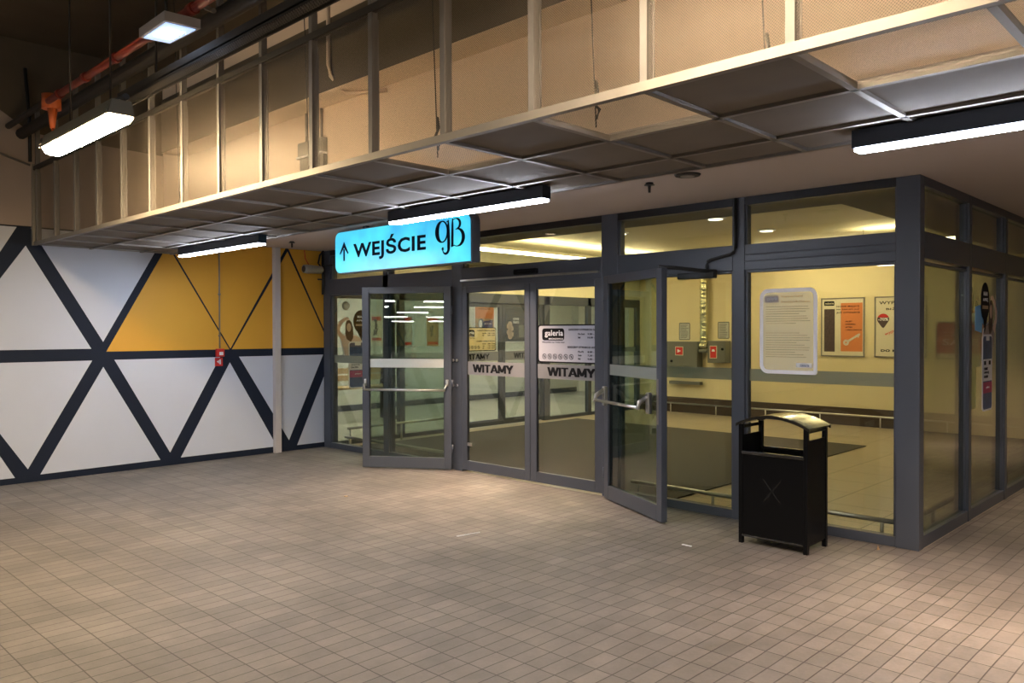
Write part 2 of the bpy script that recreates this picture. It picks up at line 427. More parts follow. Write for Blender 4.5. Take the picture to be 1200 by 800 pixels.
# mall beyond
struct('wall_mall', MB().box(-4.15, -4, 0, 12, 0, 3.0), M['mall_wall'])
struct('wall_mall_front', MB().box(-4.15, -.12, .031, .12, 0, 3.0), M['mall_wall'])
struct('wall_mall_end', MB().box(-4.15, -.2, 10.5, 10.65, 0, 3.0), M['mall_wall'])
struct('ceiling_mall', MB().box(-4.15, 0, .03, 10.6, 2.95, 3.05), M['mall_wall'])
# car park behind the viewer
struct('wall_park_south', MB().box(-14, 44, -76.1, -76, 0, 4.7), M['asphalt'])
struct('wall_park_east', MB().box(44, 44.1, -76, 20, 0, 4.7), M['asphalt'])
struct('wall_park_north', MB().box(W+6, 44, 20, 20.1, 0, 4.7).box(W+.1, W+6.1, 7.65, 7.75, 0, .01), M['asphalt'])
for cx, cy in ((14, -8), (14, -16), (20, 4), (5, -14)):
    struct('trim_pillar', MB().box(cx-.3, cx+.3, cy-.3, cy+.3, 0, 4.7, bev=.02), M['upper_wall'], label='square concrete pillar of the car park')

# mat
tag(MB().box(.35, 5.5, .36, 5.15, .001, .012, bev=.004).build('entrance_mat', M['mat_floor']),
    'large dark brown entrance mat on the beige tiles behind the glass front', 'mat')

# ------------------------------------------------------------------ glazed front
def fr(mb, pl, u0, u1, z0, z1, n0, n1, mi=0, bev=.004): pl.box(mb, u0, u1, z0, z1, n0, n1, mi, bev)
T0, T1 = 2.11, 2.325      # transom beam
mb = MB(); fr(mb, FAC, 7.60, W, 0, H, -.10, .0)
struct('trim_corner_post', mb, M['frame'], label='anthracite corner post of the glazed front')
for nm, u0, u1, z1 in (('trim_2', .02, .18, H), ('trim_3', 2.70, 2.87, H), ('trim_4', 4.885, 5.075, H), ('trim_5', 6.28, 6.39, H)):
    mb = MB(); fr(mb, FAC, u0, u1, 0, z1, -.12, 0); struct(nm, mb, M['frame'], label='vertical anthracite post of the glazed front')
mb = MB()
fr(mb, FAC, .18, 2.70, T0, T1, -.11, .0); fr(mb, FAC, 2.87, 4.885, T0+.0, T1, -.11, .0)
fr(mb, FAC, 5.075, 6.28, T0, T1, -.11, 0); fr(mb, FAC, 6.39, 7.60, T0, T1, -.11, 0)
fr(mb, FAC, 6.39, 7.60, T0+.07, T0+.078, 0, .006); fr(mb, FAC, 6.39, 7.60, T0+.125, T0+.133, 0, .006)
struct('trim_transom', mb, M['frame'], label='deep anthracite transom beam across the glazed front')
mb = MB()
for a, b in ((.18, 2.70), (2.87, 4.885), (5.075, 6.28), (6.39, 7.60)): fr(mb, FAC, a, b, 2.655, H, -.11, 0)
struct('trim_head', mb, M['frame_dark'], label='dark head rail under the ceiling')

def window(idx, pl, u0, u1, label, sill=.075, gl='glass', tgl='glass', band=True, z1=T0, top=2.655, bz=(1.18, 1.282), stile=(.02, .02)):
    if pl is SIDE: stile = (.008, .008)
    e = sempty('window_%d' % idx, pl.p((u0+u1)/2, 0), 0, label)
    mb = MB(); fr(mb, pl, u0, u1, 0, sill, -.09, -.005); fr(mb, pl, u0, u0+stile[0], sill, z1, -.07, -.02); fr(mb, pl, u1-stile[1], u1, sill, z1, -.07, -.02)
    fr(mb, pl, u0+stile[0], u1-stile[1], z1-.02, z1, -.07, -.02)
    fr(mb, pl, u0, u0+.015, T1, top, -.07, -.02); fr(mb, pl, u1-.015, u1, T1, top, -.07, -.02)
    mb.build('window_frame', M['frame'], e)
    mb = MB(); pl.box(mb, u0+.01, u1-.01, sill-.01, z1-.01, -.05, -.04); mb.build('glass_pane', M[gl], e)
    mb = MB(); pl.box(mb, u0+.01, u1-.01, T1-.005, top+.005, -.05, -.04); o = mb.build('transom_pane', M[tgl], e)
    if band:
        mb = MB(); pl.box(mb, u0+.02, u1-.02, bz[0], bz[1], -.056, -.052); b = mb.build('frosted_band', M['frost'], e); b['label'] = 'grey-green frosted band across the pane'
    return e
window(1, FAC, .18, 1.38, 'leftmost pane of the glazed front next to the painted wall')
mb = MB(); fr(mb, FAC, 1.38, 1.49, 0, H, -.11, -.0); struct('trim_6', mb, M['frame'], label='anthracite post behind the open left leaf')
window(2, FAC, 1.49, 2.70, 'pane behind the open left door leaf')
window(3, FAC, 5.075, 6.28, 'pane behind the open right door leaf')
window(4, FAC, 6.39, 7.60, 'pane behind the black litter bin')
# transom light over the sliding doors
e = sempty('window_5', FAC.p(3.88, T1), 0, 'transom pane above the sliding doors')
mb = MB(); fr(mb, FAC, 2.87, 2.89, T1, 2.655, -.07, -.02); fr(mb, FAC, 4.865, 4.885, T1, 2.655, -.07, -.02); mb.build('window_frame', M['frame'], e)
mb = MB(); FAC.box(mb, 2.88, 4.875, T1-.005, 2.66, -.05, -.04); mb.build('glass_pane', M['glass'], e)
# right-hand side of the box
ys = [(.10, 1.255), (1.33, 2.445), (2.525, 3.64), (3.72, 4.835), (4.915, 6.03), (6.11, 7.22)]
for i, (a, b) in enumerate(ys):
    window(6+i, SIDE, a, b, 'pane %s along the right side of the glazed box' % ('nearest the corner', 'second from the corner', 'third from the corner', 'fourth from the corner', 'fifth from the corner', 'sixth from the corner')[i],
           sill=.09, gl='glass_side', tgl='glass_side', band=False)
mb = MB()
for i in range(len(ys)):
    a = ys[i][1]; b = ys[i+1][0] if i+1 < len(ys) else 7.5
    fr(mb, SIDE, a, b, 0, H, -.11, 0)
struct('trim_side_posts', mb, M['frame'], label='row of anthracite posts along the right side')
mb = MB()
for a, b in ys: fr(mb, SIDE, a, b, T0+.02, T1, -.11, 0); fr(mb, SIDE, a, b, 2.655, H, -.11, 0)
struct('trim_side_rails', mb, M['frame'], label='transom and head rails along the right side')

# ------------------------------------------------------------------ door leaves
def leaf(name, pl, u0, u1, label, gl, stile=.085, z0=.02, z1=2.08, th=.045, rail=.11, head=.07, seal=True):
    e = sempty(name, pl.p(u0, 0), 0, label)
    mb = MB()
    pl.box(mb, u0, u0+stile, z0, z1, -th, 0, 0, .005); pl.box(mb, u1-stile, u1, z0, z1, -th, 0, 0, .005)
    pl.box(mb, u0+stile, u1-stile, z0, z0+rail, -th, 0, 0, .004); pl.box(mb, u0+stile, u1-stile, z1-head, z1, -th, 0, 0, .004)
    mb.build('door_frame', M['frame'], e)
    mb = MB(); pl.box(mb, u0+stile-.01, u1-stile+.01, z0+rail-.01, z1-head+.01, -th/2-.004, -th/2+.004); mb.build('glass_pane', M[gl], e)
    mb = MB()
    for a, b, c, dd in ((u0+stile, u0+stile+.008, z0+rail, z1-head), (u1-stile-.008, u1-stile, z0+rail, z1-head)): pl.box(mb, a, b, c, dd, -th/2, -th/2+.012)
    mb.build('glazing_bead', M['frame_dark'], e)
    return e

# sliding leaves and their lettering
def hours_sign(pl, u0, u1, n, parent, face, k=1.0):
    """opening-hours plate; u0..u1 is 0.86 wide"""
    mb = MB(); pl.rrect(mb, u0, u1, 1.278, 1.672, .035, n, .003); s = mb.build('opening_hours_plate', M['ink'], parent)
    mb = MB(); pl.rrect(mb, u0+.014, u1-.014, 1.292, 1.658, .028, n+.003, .001); mb.build('plate_face', face, s)
    q = n + .0045
    mb = MB(); pl.rrect(mb, u0+.062, u0+.362, 1.508, 1.632, .03, q, .001); g = mb.build('logo_panel', M['ink'], s)
    text(pl, 'galeria', u0+.10, 1.538, u0+.348, 1.615, q+.0012, M['white'], s, 'logo_lettering', .015)
    text(pl, 'BRONOWICE', u0+.155, 1.517, u0+.348, 1.533, q+.0012, M['white'], s, 'logo_lettering', .01)
    text(pl, 'Wszystko na Twój czas', u0+.062, 1.480, u0+.364, 1.497, q, M['ink'], s, bold=.01)
    text(pl, 'GODZINY OTWARCIA GALERII', u0+.42, 1.608, u1-.03, 1.628, q, M['ink'], s, bold=.02)
    for z, a, b in ((1.565, 'Pn-Sob', '9.00 - 21.00'), (1.530, 'Nd', '10.00 - 20.00')):
        text(pl, a, u0+.545, z, u0+.545+.014*len(a), z+.018, q, M['ink'], s, bold=.02); text(pl, b, u0+.665, z, u1-.03, z+.018, q, M['ink'], s, bold=.02)
    text(pl, 'GODZINY OTWARCIA AUCHAN', u0+.405, 1.432, u1-.03, 1.452, q, M['ink'], s, bold=.02)
    for z, a, b in ((1.388, 'Pn-Pt', '8.00 - 22.00'), (1.352, 'Sob', '7.30 - 22.00'), (1.317, 'Nd', '9.00 - 20.00')):
        text(pl, a, u0+.545, z, u0+.545+.014*len(a), z+.018, q, M['ink'], s, bold=.02); text(pl, b, u0+.665, z, u1-.03, z+.018, q, M['ink'], s, bold=.02)
    mb = MB()
    for i in range(6):
        c = u0+.092+.0725*i
        pl.ring(mb, c, 1.343, .022, .028, q, .001, seg=16); pl.line(mb, [(c-.018, 1.360), (c+.018, 1.326)], .005, q, .001)
        pl.shape(mb, [(c-.008, 1.335), (c+.006, 1.333), (c+.009, 1.350), (c-.005, 1.352)], q, .001)
    mb.build('pictogram_row', M['ink'], s)
    return s
def witamy(pl, u0, u1, n, parent, film_m, zt=1.262, zb=1.112, tu0=None, tu1=None):
    mb = MB(); pl.box(mb, u0, u1, zb, zt, n, n+.002); b = mb.build('film_band', M[film_m], parent); b['label'] = 'grey film band lettered WITAMY'
    a0, a1 = zb+.030, zt-.030; hh = a1-a0; k = (tu1-tu0)/5.30; sw = .265*k
    L = {'W': (1.25, [[(.08, 1), (.34, 0)], [(.34, 0), (.625, 1)], [(.625, 1), (.91, 0)], [(.91, 0), (1.17, 1)]]), 'I': (.22, [[(.11, 0), (.11, 1)]]),
         'T': (.80, [[(.40, 0), (.40, 1)]]), 'A': (.92, [[(.07, 0), (.46, 1)], [(.46, 1), (.85, 0)]]), 'M': (1.0, [[(.10, 0), (.10, 1)], [(.10, 1), (.50, .12)], [(.50, .12), (.90, 1)], [(.90, 1), (.90, 0)]]), 'Y': (.86, [[(.43, 0), (.43, .48)], [(.43, .42), (.08, 1)], [(.43, .42), (.78, 1)]])}
    x = tu0; mb = MB(); j = 0
    for ch in 'WITAMY':
        wd_, st_ = L[ch]
        for q_ in st_:
            j += 1; (ua, va), (ub, vb) = q_
            # stroke as a parallelogram with flat top and bottom
            dx = abs(ub-ua)*k; hw = sw/2*math.sqrt(1+(dx/max(hh*abs(vb-va), 1e-4))**2) if ua != ub else sw/2
            pl.shape(mb, [(x+ua*k-hw, a0+va*hh), (x+ua*k+hw, a0+va*hh), (x+ub*k+hw, a0+vb*hh), (x+ub*k-hw, a0+vb*hh)], n+.003+.00015*j, .001)
        if ch == 'T': pl.shape(mb, [(x, a1-.17*hh), (x+.80*k, a1-.17*hh), (x+.80*k, a1), (x, a1)], n+.0031, .001)
        if ch == 'A': pl.shape(mb, [(x+.25*k, a0+.22*hh), (x+.67*k, a0+.22*hh), (x+.62*k, a0+.37*hh), (x+.30*k, a0+.37*hh)], n+.0031, .001)
        x += (wd_+.05)*k
    mb.build('lettering', M['ink'], b)
SL = Plane((0, .005, 0), (1, 0, 0), (0, -1, 0))
d1 = leaf('door_1', SL, 2.87, 3.925, 'left sliding glass leaf lettered WITAMY', 'glass', .075, th=.04, z1=2.112)
witamy(SL, 2.945, 3.85, -.014, d1, 'frost_leaf', tu0=3.04, tu1=3.67)
d2 = leaf('door_2', SL, 3.93, 4.885, 'right sliding glass leaf with the white opening-hours plate', 'glass', .09, th=.04, z1=2.112)
witamy(SL, 4.02, 4.875, -.014, d2, 'frost_leaf', tu0=4.17, tu1=4.79)
hours_sign(SL, 4.035, 4.90, -.012, d2, mat('white_plate', (.42, .42, .48), .5, noise=.05, nscale=80))
mb = MB(); SL.box(mb, 2.955, 3.02, .30, .335, -.014, .004, 0, .004); o = mb.build('floor_lock', M['steel'], d1)
# operator housing above
mb = MB(); FAC.box(mb, 2.88, 4.86, 2.172, 2.192, .0, .035, 0, .003); struct('trim_7', mb, M['steel'], label='steel drip strip over the sliding doors')
s_ = empty('motion_sensor', FAC.p(3.90, 2.235)); tag(s_, 'black motion sensor on the transom above the sliding doors', 'sensor')
mb = MB(); FAC.box(mb, 3.73, 4.06, 2.205, 2.262, .0, .045, 0, .012); mb.build('sensor_housing', M['ink'], s_)
mb = MB(); FAC.box(mb, 3.80, 3.99, 2.212, 2.240, .045, .052, 0, .003); mb.build('lens', M['black'], s_)

# hinged leaves, standing open
def open_leaf(name, hinge, end, label, gl, nside):
    h, t = Vector((*hinge, 0)), Vector((*end, 0)); L = (t-h).length
    u = (t-h).normalized(); n = Vector((u.y, -u.x, 0))*nside
    pl = Plane(h, u, n)
    e = leaf(name, pl, 0, L, label, gl, .085, z0=.012, z1=2.125, th=.055, rail=.13, head=.075)
    return e, pl, L
eL, pL, LL = open_leaf('door_3', (2.752, -.06), (1.85, -.655), 'left hinged glass leaf standing open, pale band and push bar', 'glass_green', -1)
mb = MB(); pL.box(mb, .088, LL-.088, 1.185, 1.285, -.022, -.018); mb.build('film_band', M['frost_pale'], eL)
eR, pR, LR = open_leaf('door_4', (4.985, -.10), (5.95, -.578), 'right hinged glass leaf standing open towards the bin', 'glass_green', 1)
mb = MB(); pR.box(mb, .088, LR-.088, 1.19, 1.29, -.022, -.018); mb.build('film_band', M['frost'], eR)
def push_bar(pl, u0, u1, z, parent, out=.10):
    e = MB(); e.tube([pl.p(u0, z+.06, .0), pl.p(u0, z+.058, out*.6), pl.p(u0+.015, z+.0, out)], .012).tube([pl.p(u1, z+.06, .0), pl.p(u1, z+.058, out*.6), pl.p(u1-.015, z, out)], .012)
    pl.box(e, u0-.016, u0+.016, z+.04, z+.12, 0, .022, 0, .006); pl.box(e, u1-.016, u1+.016, z+.04, z+.12, 0, .022, 0, .006)
    b = e.build('push_bar', M['steel'], parent)
    b['label'] = 'stainless push bar with end brackets'
    MB().tube([pl.p(u0+.005, z, out), pl.p(u1-.005, z, out)], .013, 12).build('bar_rod', M['steel'], b)
push_bar(pL, .045, LL-.045, .93, eL, .09)
# right leaf: panic bar on its left (inner) face, seen through the glass, lever boxes at both ends
pRi = Plane(pR.p(0, 0, -.055), pR.u, -pR.n)
pRf = Plane(pR.p(0, 0, 0), pR.u, pR.n)
mb = MB()
for uu in (.04, LR-.20):
    pRf.box(mb, uu, uu+.05, .90, 1.08, 0, .04, 0, .008)
    mb.tube([pRf.p(uu+.025, 1.05, .03), pRf.p(uu+.025, 1.0, .11), pRf.p(uu+.025, .94, .13)], [.02, .022, .016], 8)
b = mb.build('panic_bar', M['steel'], eR); b['label'] = 'chrome panic bar with two lever boxes'
MB().tube([pRf.p(.06, .955, .12), pRf.p(LR-.17, .955, .12)], .014, 12).build('bar_rod', M['steel'], b)
mb = MB(); pRf.box(mb, LR-.07, LR-.045, .82, 1.20, .0, .003); mb.build('lock_plate', M['galv'], eR)
for e_, pl_ in ((eL, pL), (eR, pR)):
    mb = MB()
    for z in (.25, 1.0, 1.85): mb.tube([pl_.p(-.012, z-.05, -.005), pl_.p(-.012, z+.05, -.005)], .011, 8)
    mb.build('hinge', M['frame'], e_)
# studs on the hinge post
mb = MB()
for z in (.98, 1.27):
    for u in (2.725, 2.79): mb.tube([FAC.p(u, z, 0), FAC.p(u, z, .012)], .016, 12)
struct('trim_8', mb, M['steel'], label='round steel studs on the post beside the left leaf')
# door closer with arm
c_ = empty('door_closer', FAC.p(5.9, 2.17, .03)); tag(c_, 'black door closer arm reaching from the transom to the right open leaf', 'door closer')
top = pR.p(LR-.10, 2.14, -.03)
MB().tube([FAC.p(6.14, 2.115, .02), FAC.p(6.05, 2.12, .10), (top.x+.12, top.y+.10, 2.13), tuple(top)], .016, 8).build('closer_arm', M['cable'], c_)
mb = MB(); FAC.box(mb, 5.78, 6.14, 2.055, 2.11, .005, .075, 0, .008); mb.build('closer_body', M['frame_dark'], c_)
tag(MB().tube([FAC.p(6.32, 2.72, .02), FAC.p(6.32, 2.30, .02), FAC.p(6.30, 2.265, .02), FAC.p(6.27, 2.25, .02), FAC.p(5.80+.28, 2.215, .02), FAC.p(6.055, 2.20, .02), FAC.p(6.045, 2.17, .02), FAC.p(6.045, 2.12, .02)], .014, 10).build('door_cable', M['cable']),
    'thick black cable running down the post and along the transom to the door closer', 'cable')

# decals on window 4 -----------------------------------------------------------
DC = Plane((0, .04, 0), (1, 0, 0), (0, -1, 0))
dc = empty('notice_decal', DC.p(6.755, 1.25, .002)); tag(dc, 'translucent white-bordered house rules notice stuck on the pane behind the bin', 'notice')
mb = MB(); bp_ = []
for cu_, cz_, a0_, rr_ in ((6.928, 1.875, 0, .055), (6.583, 1.875, 90, .055), (6.583, 1.32, 180, .055), (6.978, 1.27, 270, .005)):
    for k in range(7): bp_.append((cu_+rr_*math.cos(math.radians(a0_+15*k)), cz_+rr_*math.sin(math.radians(a0_+15*k))))
bp_.append(bp_[0]); DC.line(mb, bp_, .032, .004, .002)
o = mb.build('notice_border', film('decal_border', (.85, .84, .88), .9), dc)
mb = MB(); DC.rrect(mb, 6.543, 6.968, 1.28, 1.912, .05, .0065, .0012, corners=(1, 1, 1, 1)); mb.build('notice_sheet', film('decal_sheet', (.80, .74, .55), .45), dc)
mb = MB(); DC.rrect(mb, 6.555, 6.68, 1.832, 1.888, .015, .008, .001); mb.build('logo_panel', film('decal_logo', (.3, .27, .27), .9), dc)
text(DC, 'galeria', 6.575, 1.845, 6.668, 1.878, .0095, M['white'], dc, 'logo_lettering')
text(DC, 'Regulamin Galerii', 6.70, 1.868, 6.88, 1.888, .008, M['tan'], dc); text(DC, 'Bronowice dla Klientów', 6.70, 1.828, 6.94, 1.846, .008, M['tan'], dc)
mb = MB()
for i in range(22):
    z = 1.795-.0195*i
    if i in (8, 9, 10): continue
    DC.box(mb, 6.565, 6.945-.06*random.random()-(.09 if i % 4 == 3 else 0), z, z+.005, .0078, .0085)
mb.build('notice_print', film('faint_print', (.36, .30, .16), .25), dc)
mb = MB(); DC.box(mb, 6.825, 6.955, 1.305, 1.342, .008, .009); mb.build('logo_strip', M['white'], dc)
text(DC, 'Galeria', 6.86, 1.313, 6.935, 1.334, .0095, M['blue_print'], dc, 'logo_lettering', .02)

# ------------------------------------------------------------------ entrance sign (lit box)
sg = empty('entrance_sign', (3.23, -1.15, 2.24)); tag(sg, 'lit cyan WEJŚCIE box sign hanging from the ceiling above the left doors', 'sign')
SP = Plane((0, -1.2, 0), (1, 0, 0), (0, -1, 0))
mb = MB(); SP.rrect(mb, 2.128, 4.333, 2.237, 2.695, .09, -.10, .10, corners=(1, 1, 1, 0)); mb.build('sign_box', M['frame'], sg)
mb = MB(); SP.rrect(mb, 2.136, 4.312, 2.247, 2.685, .08, .0005, .004, corners=(1, 1, 1, 0)); mb.build('lit_face', M['e_sign'], sg)
for a in (2.6, 3.9): SP.box(MB_ := MB(), a, a+.06, 2.69, 2.724, -.07, -.03); MB_.build('hanger', M['frame'], sg)
mi_ = mat('sign_ink', (.004, .006, .02), .7, spec=.08)
text(SP, 'WEJŚCIE', 2.478, 2.350, 3.683, 2.592, .005, mi_, sg, bold=.028)
mb = MB(); SP.shape(mb, [(2.290, 2.372), (2.318, 2.372), (2.318, 2.50), (2.290, 2.50)], .005, .002)
SP.shape(mb, [(2.304, 2.580), (2.222, 2.455), (2.232, 2.442), (2.304, 2.515)], .005, .002); SP.shape(mb, [(2.304, 2.580), (2.304, 2.515), (2.376, 2.442), (2.386, 2.455)], .005, .002)
mb.build('arrow', mi_, sg)
# gB monogram with thick and thin strokes
def arc(cx, cz, rx, rz, a0, a1, n=18): return [(cx+rx*math.cos(math.radians(a0+(a1-a0)*i/n)), cz+rz*math.sin(math.radians(a0+(a1-a0)*i/n))) for i in range(n+1)]
mb = MB()
ov = arc(3.925, 2.545, .075, .098, 0, 360, 32); SP.line(mb, ov, [.012+.044*max(0, abs(math.cos(2*PI*i/32))*(1 if math.cos(2*PI*i/32) < 0 else .35))**1.4 for i in range(33)], .005, .002)
st = [(4.012, 2.648), (4.012, 2.60), (4.014, 2.52), (4.016, 2.44)] + arc(3.972, 2.385, .044, .050, 10, -165, 14)
SP.line(mb, st, [.012, .026, .038, .040] + [.038-.028*i/14 for i in range(15)], .005, .002)
SP.line(mb, arc(3.931, 2.383, .008, .010, 0, 360, 10), .014, .005, .002)
SP.line(mb, [(4.012, 2.64), (3.985, 2.63)], .01, .005, .002)
SP.line(mb, [(4.072, 2.655), (4.070, 2.60), (4.068, 2.50), (4.066, 2.395)], [.012, .026, .034, .034], .005, .002)
SP.line(mb, [(4.062, 2.625)] + arc(4.115, 2.602, .060, .050, 145, -80, 18), [.008]+[.008+.022*max(0, math.cos(math.radians(145-225*i/18)))**1.2 for i in range(19)], .005, .002)
SP.line(mb, arc(4.135, 2.475, .085, .080, 105, -120, 20), [.008+.036*max(0, math.cos(math.radians(105-225*i/20)))**1.2 for i in range(21)], .005, .002)
SP.line(mb, [(4.095, 2.408), (4.052, 2.392)], .008, .005, .002)
mb.build('monogram', mi_, sg)

# ------------------------------------------------------------------ strip lamps
def strip_lamp(x0, x1, label):
    y, z1 = -2.33, 2.541
    e = empty('strip_lamp', ((x0+x1)/2, y, z1)); tag(e, label, 'lamp', 'LED strip lamps along the mesh soffit')
    MB().box(x0, x1, y-.042, y+.042, z1-.085, z1-.001, bev=.004).build('lamp_housing', M['lamp_body'], e)
    MB().box(x0+.012, x1-.012, y-.039, y+.039, z1-.101, z1-.0855, bev=.003).build('diffuser', M['e_strip'], e)
strip_lamp(.80, 2.60, 'slim dark strip lamp glowing white in front of the yellow wall')
strip_lamp(4.62, 6.24, 'slim dark strip lamp glowing white just above the lit cyan sign')
strip_lamp(8.19, 9.99, 'slim dark strip lamp glowing white at the right edge of the picture')

# ------------------------------------------------------------------ suspended mesh cage
XS = [.12+.591*i for i in range(22)]
XS = [9.05 - .595*(15-i) for i in range(22)]
YF, ZS, ZT = -3.575, 2.545, 3.335
YR = [-3.575, -3.02, -2.47, -2.12]
cage = sempty('ceiling_mesh_cage', (0, YF, ZS), 0, 'suspended cage of mesh panels hanging along the bulkhead')
mb = MB()
mb.box(.02, 12.6, YF-.022, YF+.012, ZS-.012, ZS+.026)
mb.build('bottom_rail', M['galv'], cage)
mb = MB(); mb.box(.02, 12.6, YF-.02, YF+.015, ZT, ZT+.04); mb.build('top_rail', M['tray'], cage)
for x in XS:
    if x < .05: continue
    mb = MB(); mb.box(x-.017, x+.017, YF-.014, YF+.026, ZS, 3.98); mb.box(x-.004, x+.024, YF+.026, YF+.03, ZS+.03, 3.3); mb.build('post', M['cage'], cage)
    mb = MB(); mb.box(x-.014, x+.014, YR[0]+.015, YR[3], ZS-.012, ZS+.016); mb.build('cross_rail', M['galv'], cage)
for yy in YR[1:]:
    mb = MB(); mb.box(.02, 12.6, yy-.014, yy+.014, ZS-.012, ZS+.016); mb.build('soffit_rail', M['galv'], cage)
XS2 = [.03] + [x for x in XS if x > .1]
for i in range(len(XS2)-1):
    a, b = XS2[i], XS2[i+1]
    mb = MB(); mb.box(a+.015, b-.015, YF-.004, YF-.003, ZS+.02, ZT); mb.build('front_panel', M['mesh'], cage)
# soffit panels: open mesh in some bays of the front row, boards in the rest
NB = len(XS2)-1
for i in range(NB):
    a, b = XS2[i], XS2[i+1]
    xm = (a+b)/2
    opn = any(abs(xm-c) < .25 for c in (6.38, 7.56, 8.75, 9.35, 9.94))
    mb = MB(); mb.box(a+.012, b-.012, YR[0]+.012, YR[1]-.012, ZS+.004, ZS+.008)
    p_ = mb.build('soffit_panel', M['mesh_floor'] if opn else M['board'], cage)
    for r in (1, 2):
        mb = MB(); mb.box(a+.012, b-.012, YR[r]+.012, YR[r+1]-.012, ZS+.004, ZS+.008); mb.build('soffit_panel', M['board'], cage)
# boards make the rear half of the soffit; upstand hides the gap to the plaster
struct('trim_soffit_edge', MB().box(.02, 12.6, -2.119, -2.1, ZS-.012, H+.1), M['upper_wall'])
mb = MB(); mb.box(.005, .05, YF-.03, YF+.02, ZS-.01, 3.40); struct('trim_9', mb, M['galv'], label='galvanised end upright of the mesh cage at the left wall')
# suspension wires with turnbuckles
for px_, py_ in ((6.30, -3.30), (7.324, -3.2), (8.177, -3.2), (5.0, -3.3), (3.0, -3.3)):
    e = empty('suspension_wire', (px_, py_, 2.56))
    tag(e, 'thin steel hanger wire holding up the mesh soffit', 'wire', 'hanger wires inside the mesh cage')
    MB().tube([(px_, py_, 2.56), (px_-.10, py_, 4.69)], .0035, 5).build('wire', M['cable'], e)
    MB().tube([(px_, py_, 2.60), (px_+.02, py_, 2.64), (px_-.02, py_, 2.68), (px_+.01, py_, 2.72), (px_, py_, 2.78)], .008, 5).build('turnbuckle', M['cable'], e)
# grey conduits on the beam
tag(MB().tube([(3.99, -2.49, 4.60), (3.99, -2.49, 3.80), (4.02, -2.49, 3.70), (4.03, -2.35, 3.58), (4.42, -2.23, 3.555)], .018, 8).build('wall_conduit', M['bulk']),
    'pale bent conduit running down over the beam behind the mesh', 'conduit')
jb = empty('junction_box', (3.32, -2.21, 3.2)); tag(jb, 'grey junction box with a dark lower half hanging on the lit bulkhead', 'electrical box')
MB().box(3.12, 3.53, -2.26, -2.205, 3.20, 3.33, bev=.006).build('box_body', M['speaker'], jb)
MB().box(3.14, 3.53, -2.25, -2.205, 3.04, 3.185, bev=.006).build('lower_box', M['frame_dark'], jb)
MB().box(3.12, 3.53, -2.275, -2.205, 3.185, 3.20).build('white_strip', M['white'], jb)
for a in (3.20, 3.45): MB().tube([(a, -2.215, 3.33), (a, -2.215, 3.60)], .012, 6).build('conduit', M['galv'], jb)

# ------------------------------------------------------------------ services above: tray, pipes, lamps
tr = empty('cable_tray', (4.2, -4.05, 3.10)); tag(tr, 'long dark cable tray with perforated lip running above the mesh cage', 'cable tray')
MB().box(3.85, 14, -4.10, -4.09, 3.17, 3.25).box(3.85, 14, -4.03, -4.02, 3.17, 3.25).box(3.85, 14, -4.10, -4.02, 3.195, 3.205).build('tray_channel', M['tray'], tr)
MB().box(3.85, 14, -4.103, -4.10, 3.135, 3.178).build('perforated_lip', M['tray_perf'], tr)
for x in (4.35, 6.0, 7.7): MB().tube([(x, -4.035, 3.20), (x, -4.035, 4.69)], .008, 6).build('hanger_rod', M['tray'], tr)
mb = MB()
for k in range(5): mb.tube([(3.85, -4.08+.01*k, 3.225), (8, -4.08+.01*k, 3.23), (14, -4.08+.01*k, 3.225)], .010, 6)
mb.build('cables', M['cable'], tr)
rp = empty('sprinkler_pipe', (2.3, -4.05, 3.5)); tag(rp, 'red sprinkler pipe running under the dark concrete slab', 'pipe')
mb = MB(); mb.tube([(2.35, -4.10, 3.50), (14, -4.10, 3.50)], .026, 10)
for k in range(18): mb.tube([(2.6+.6*k, -4.10, 3.50), (2.66+.6*k, -4.10, 3.50)], .036, 10)
mb.build('pipe_run', M['red_pipe'], rp)
MB().tube([(2.33, -4.05, 3.50), (2.28, -4.05, 3.50), (2.28, -4.05, 3.30)], [.05, .045, .02], 8).tube([(2.28, -4.05, 3.30), (2.36, -4.05, 3.15)], .012, 6).build('pipe_drop', M['orange_pipe'], rp)
MB().tube([(2.26, -4.05, 3.46), (2.26, -4.05, 3.58)], .075, 12).build('valve', M['orange_pipe'], rp)
tag(MB().tube([(.05, -3.7, 3.70), (13, -3.7, 3.70)], .055, 10).tube([(.05, -3.82, 3.76), (13, -3.82, 3.76)], .03, 10).build('water_pipe', M['tray']),
    'pair of dark pipes running along below the slab above the cage', 'pipe')
tag(MB().tube([(4.95, -4.0, 4.69), (4.95, -4.0, 3.62), (4.99, -4.0, 3.55), (5.10, -4.0, 3.50)], .015, 8).build('drop_conduit', M['galv']),
    'grey conduit bending down beside the square floodlight', 'conduit')

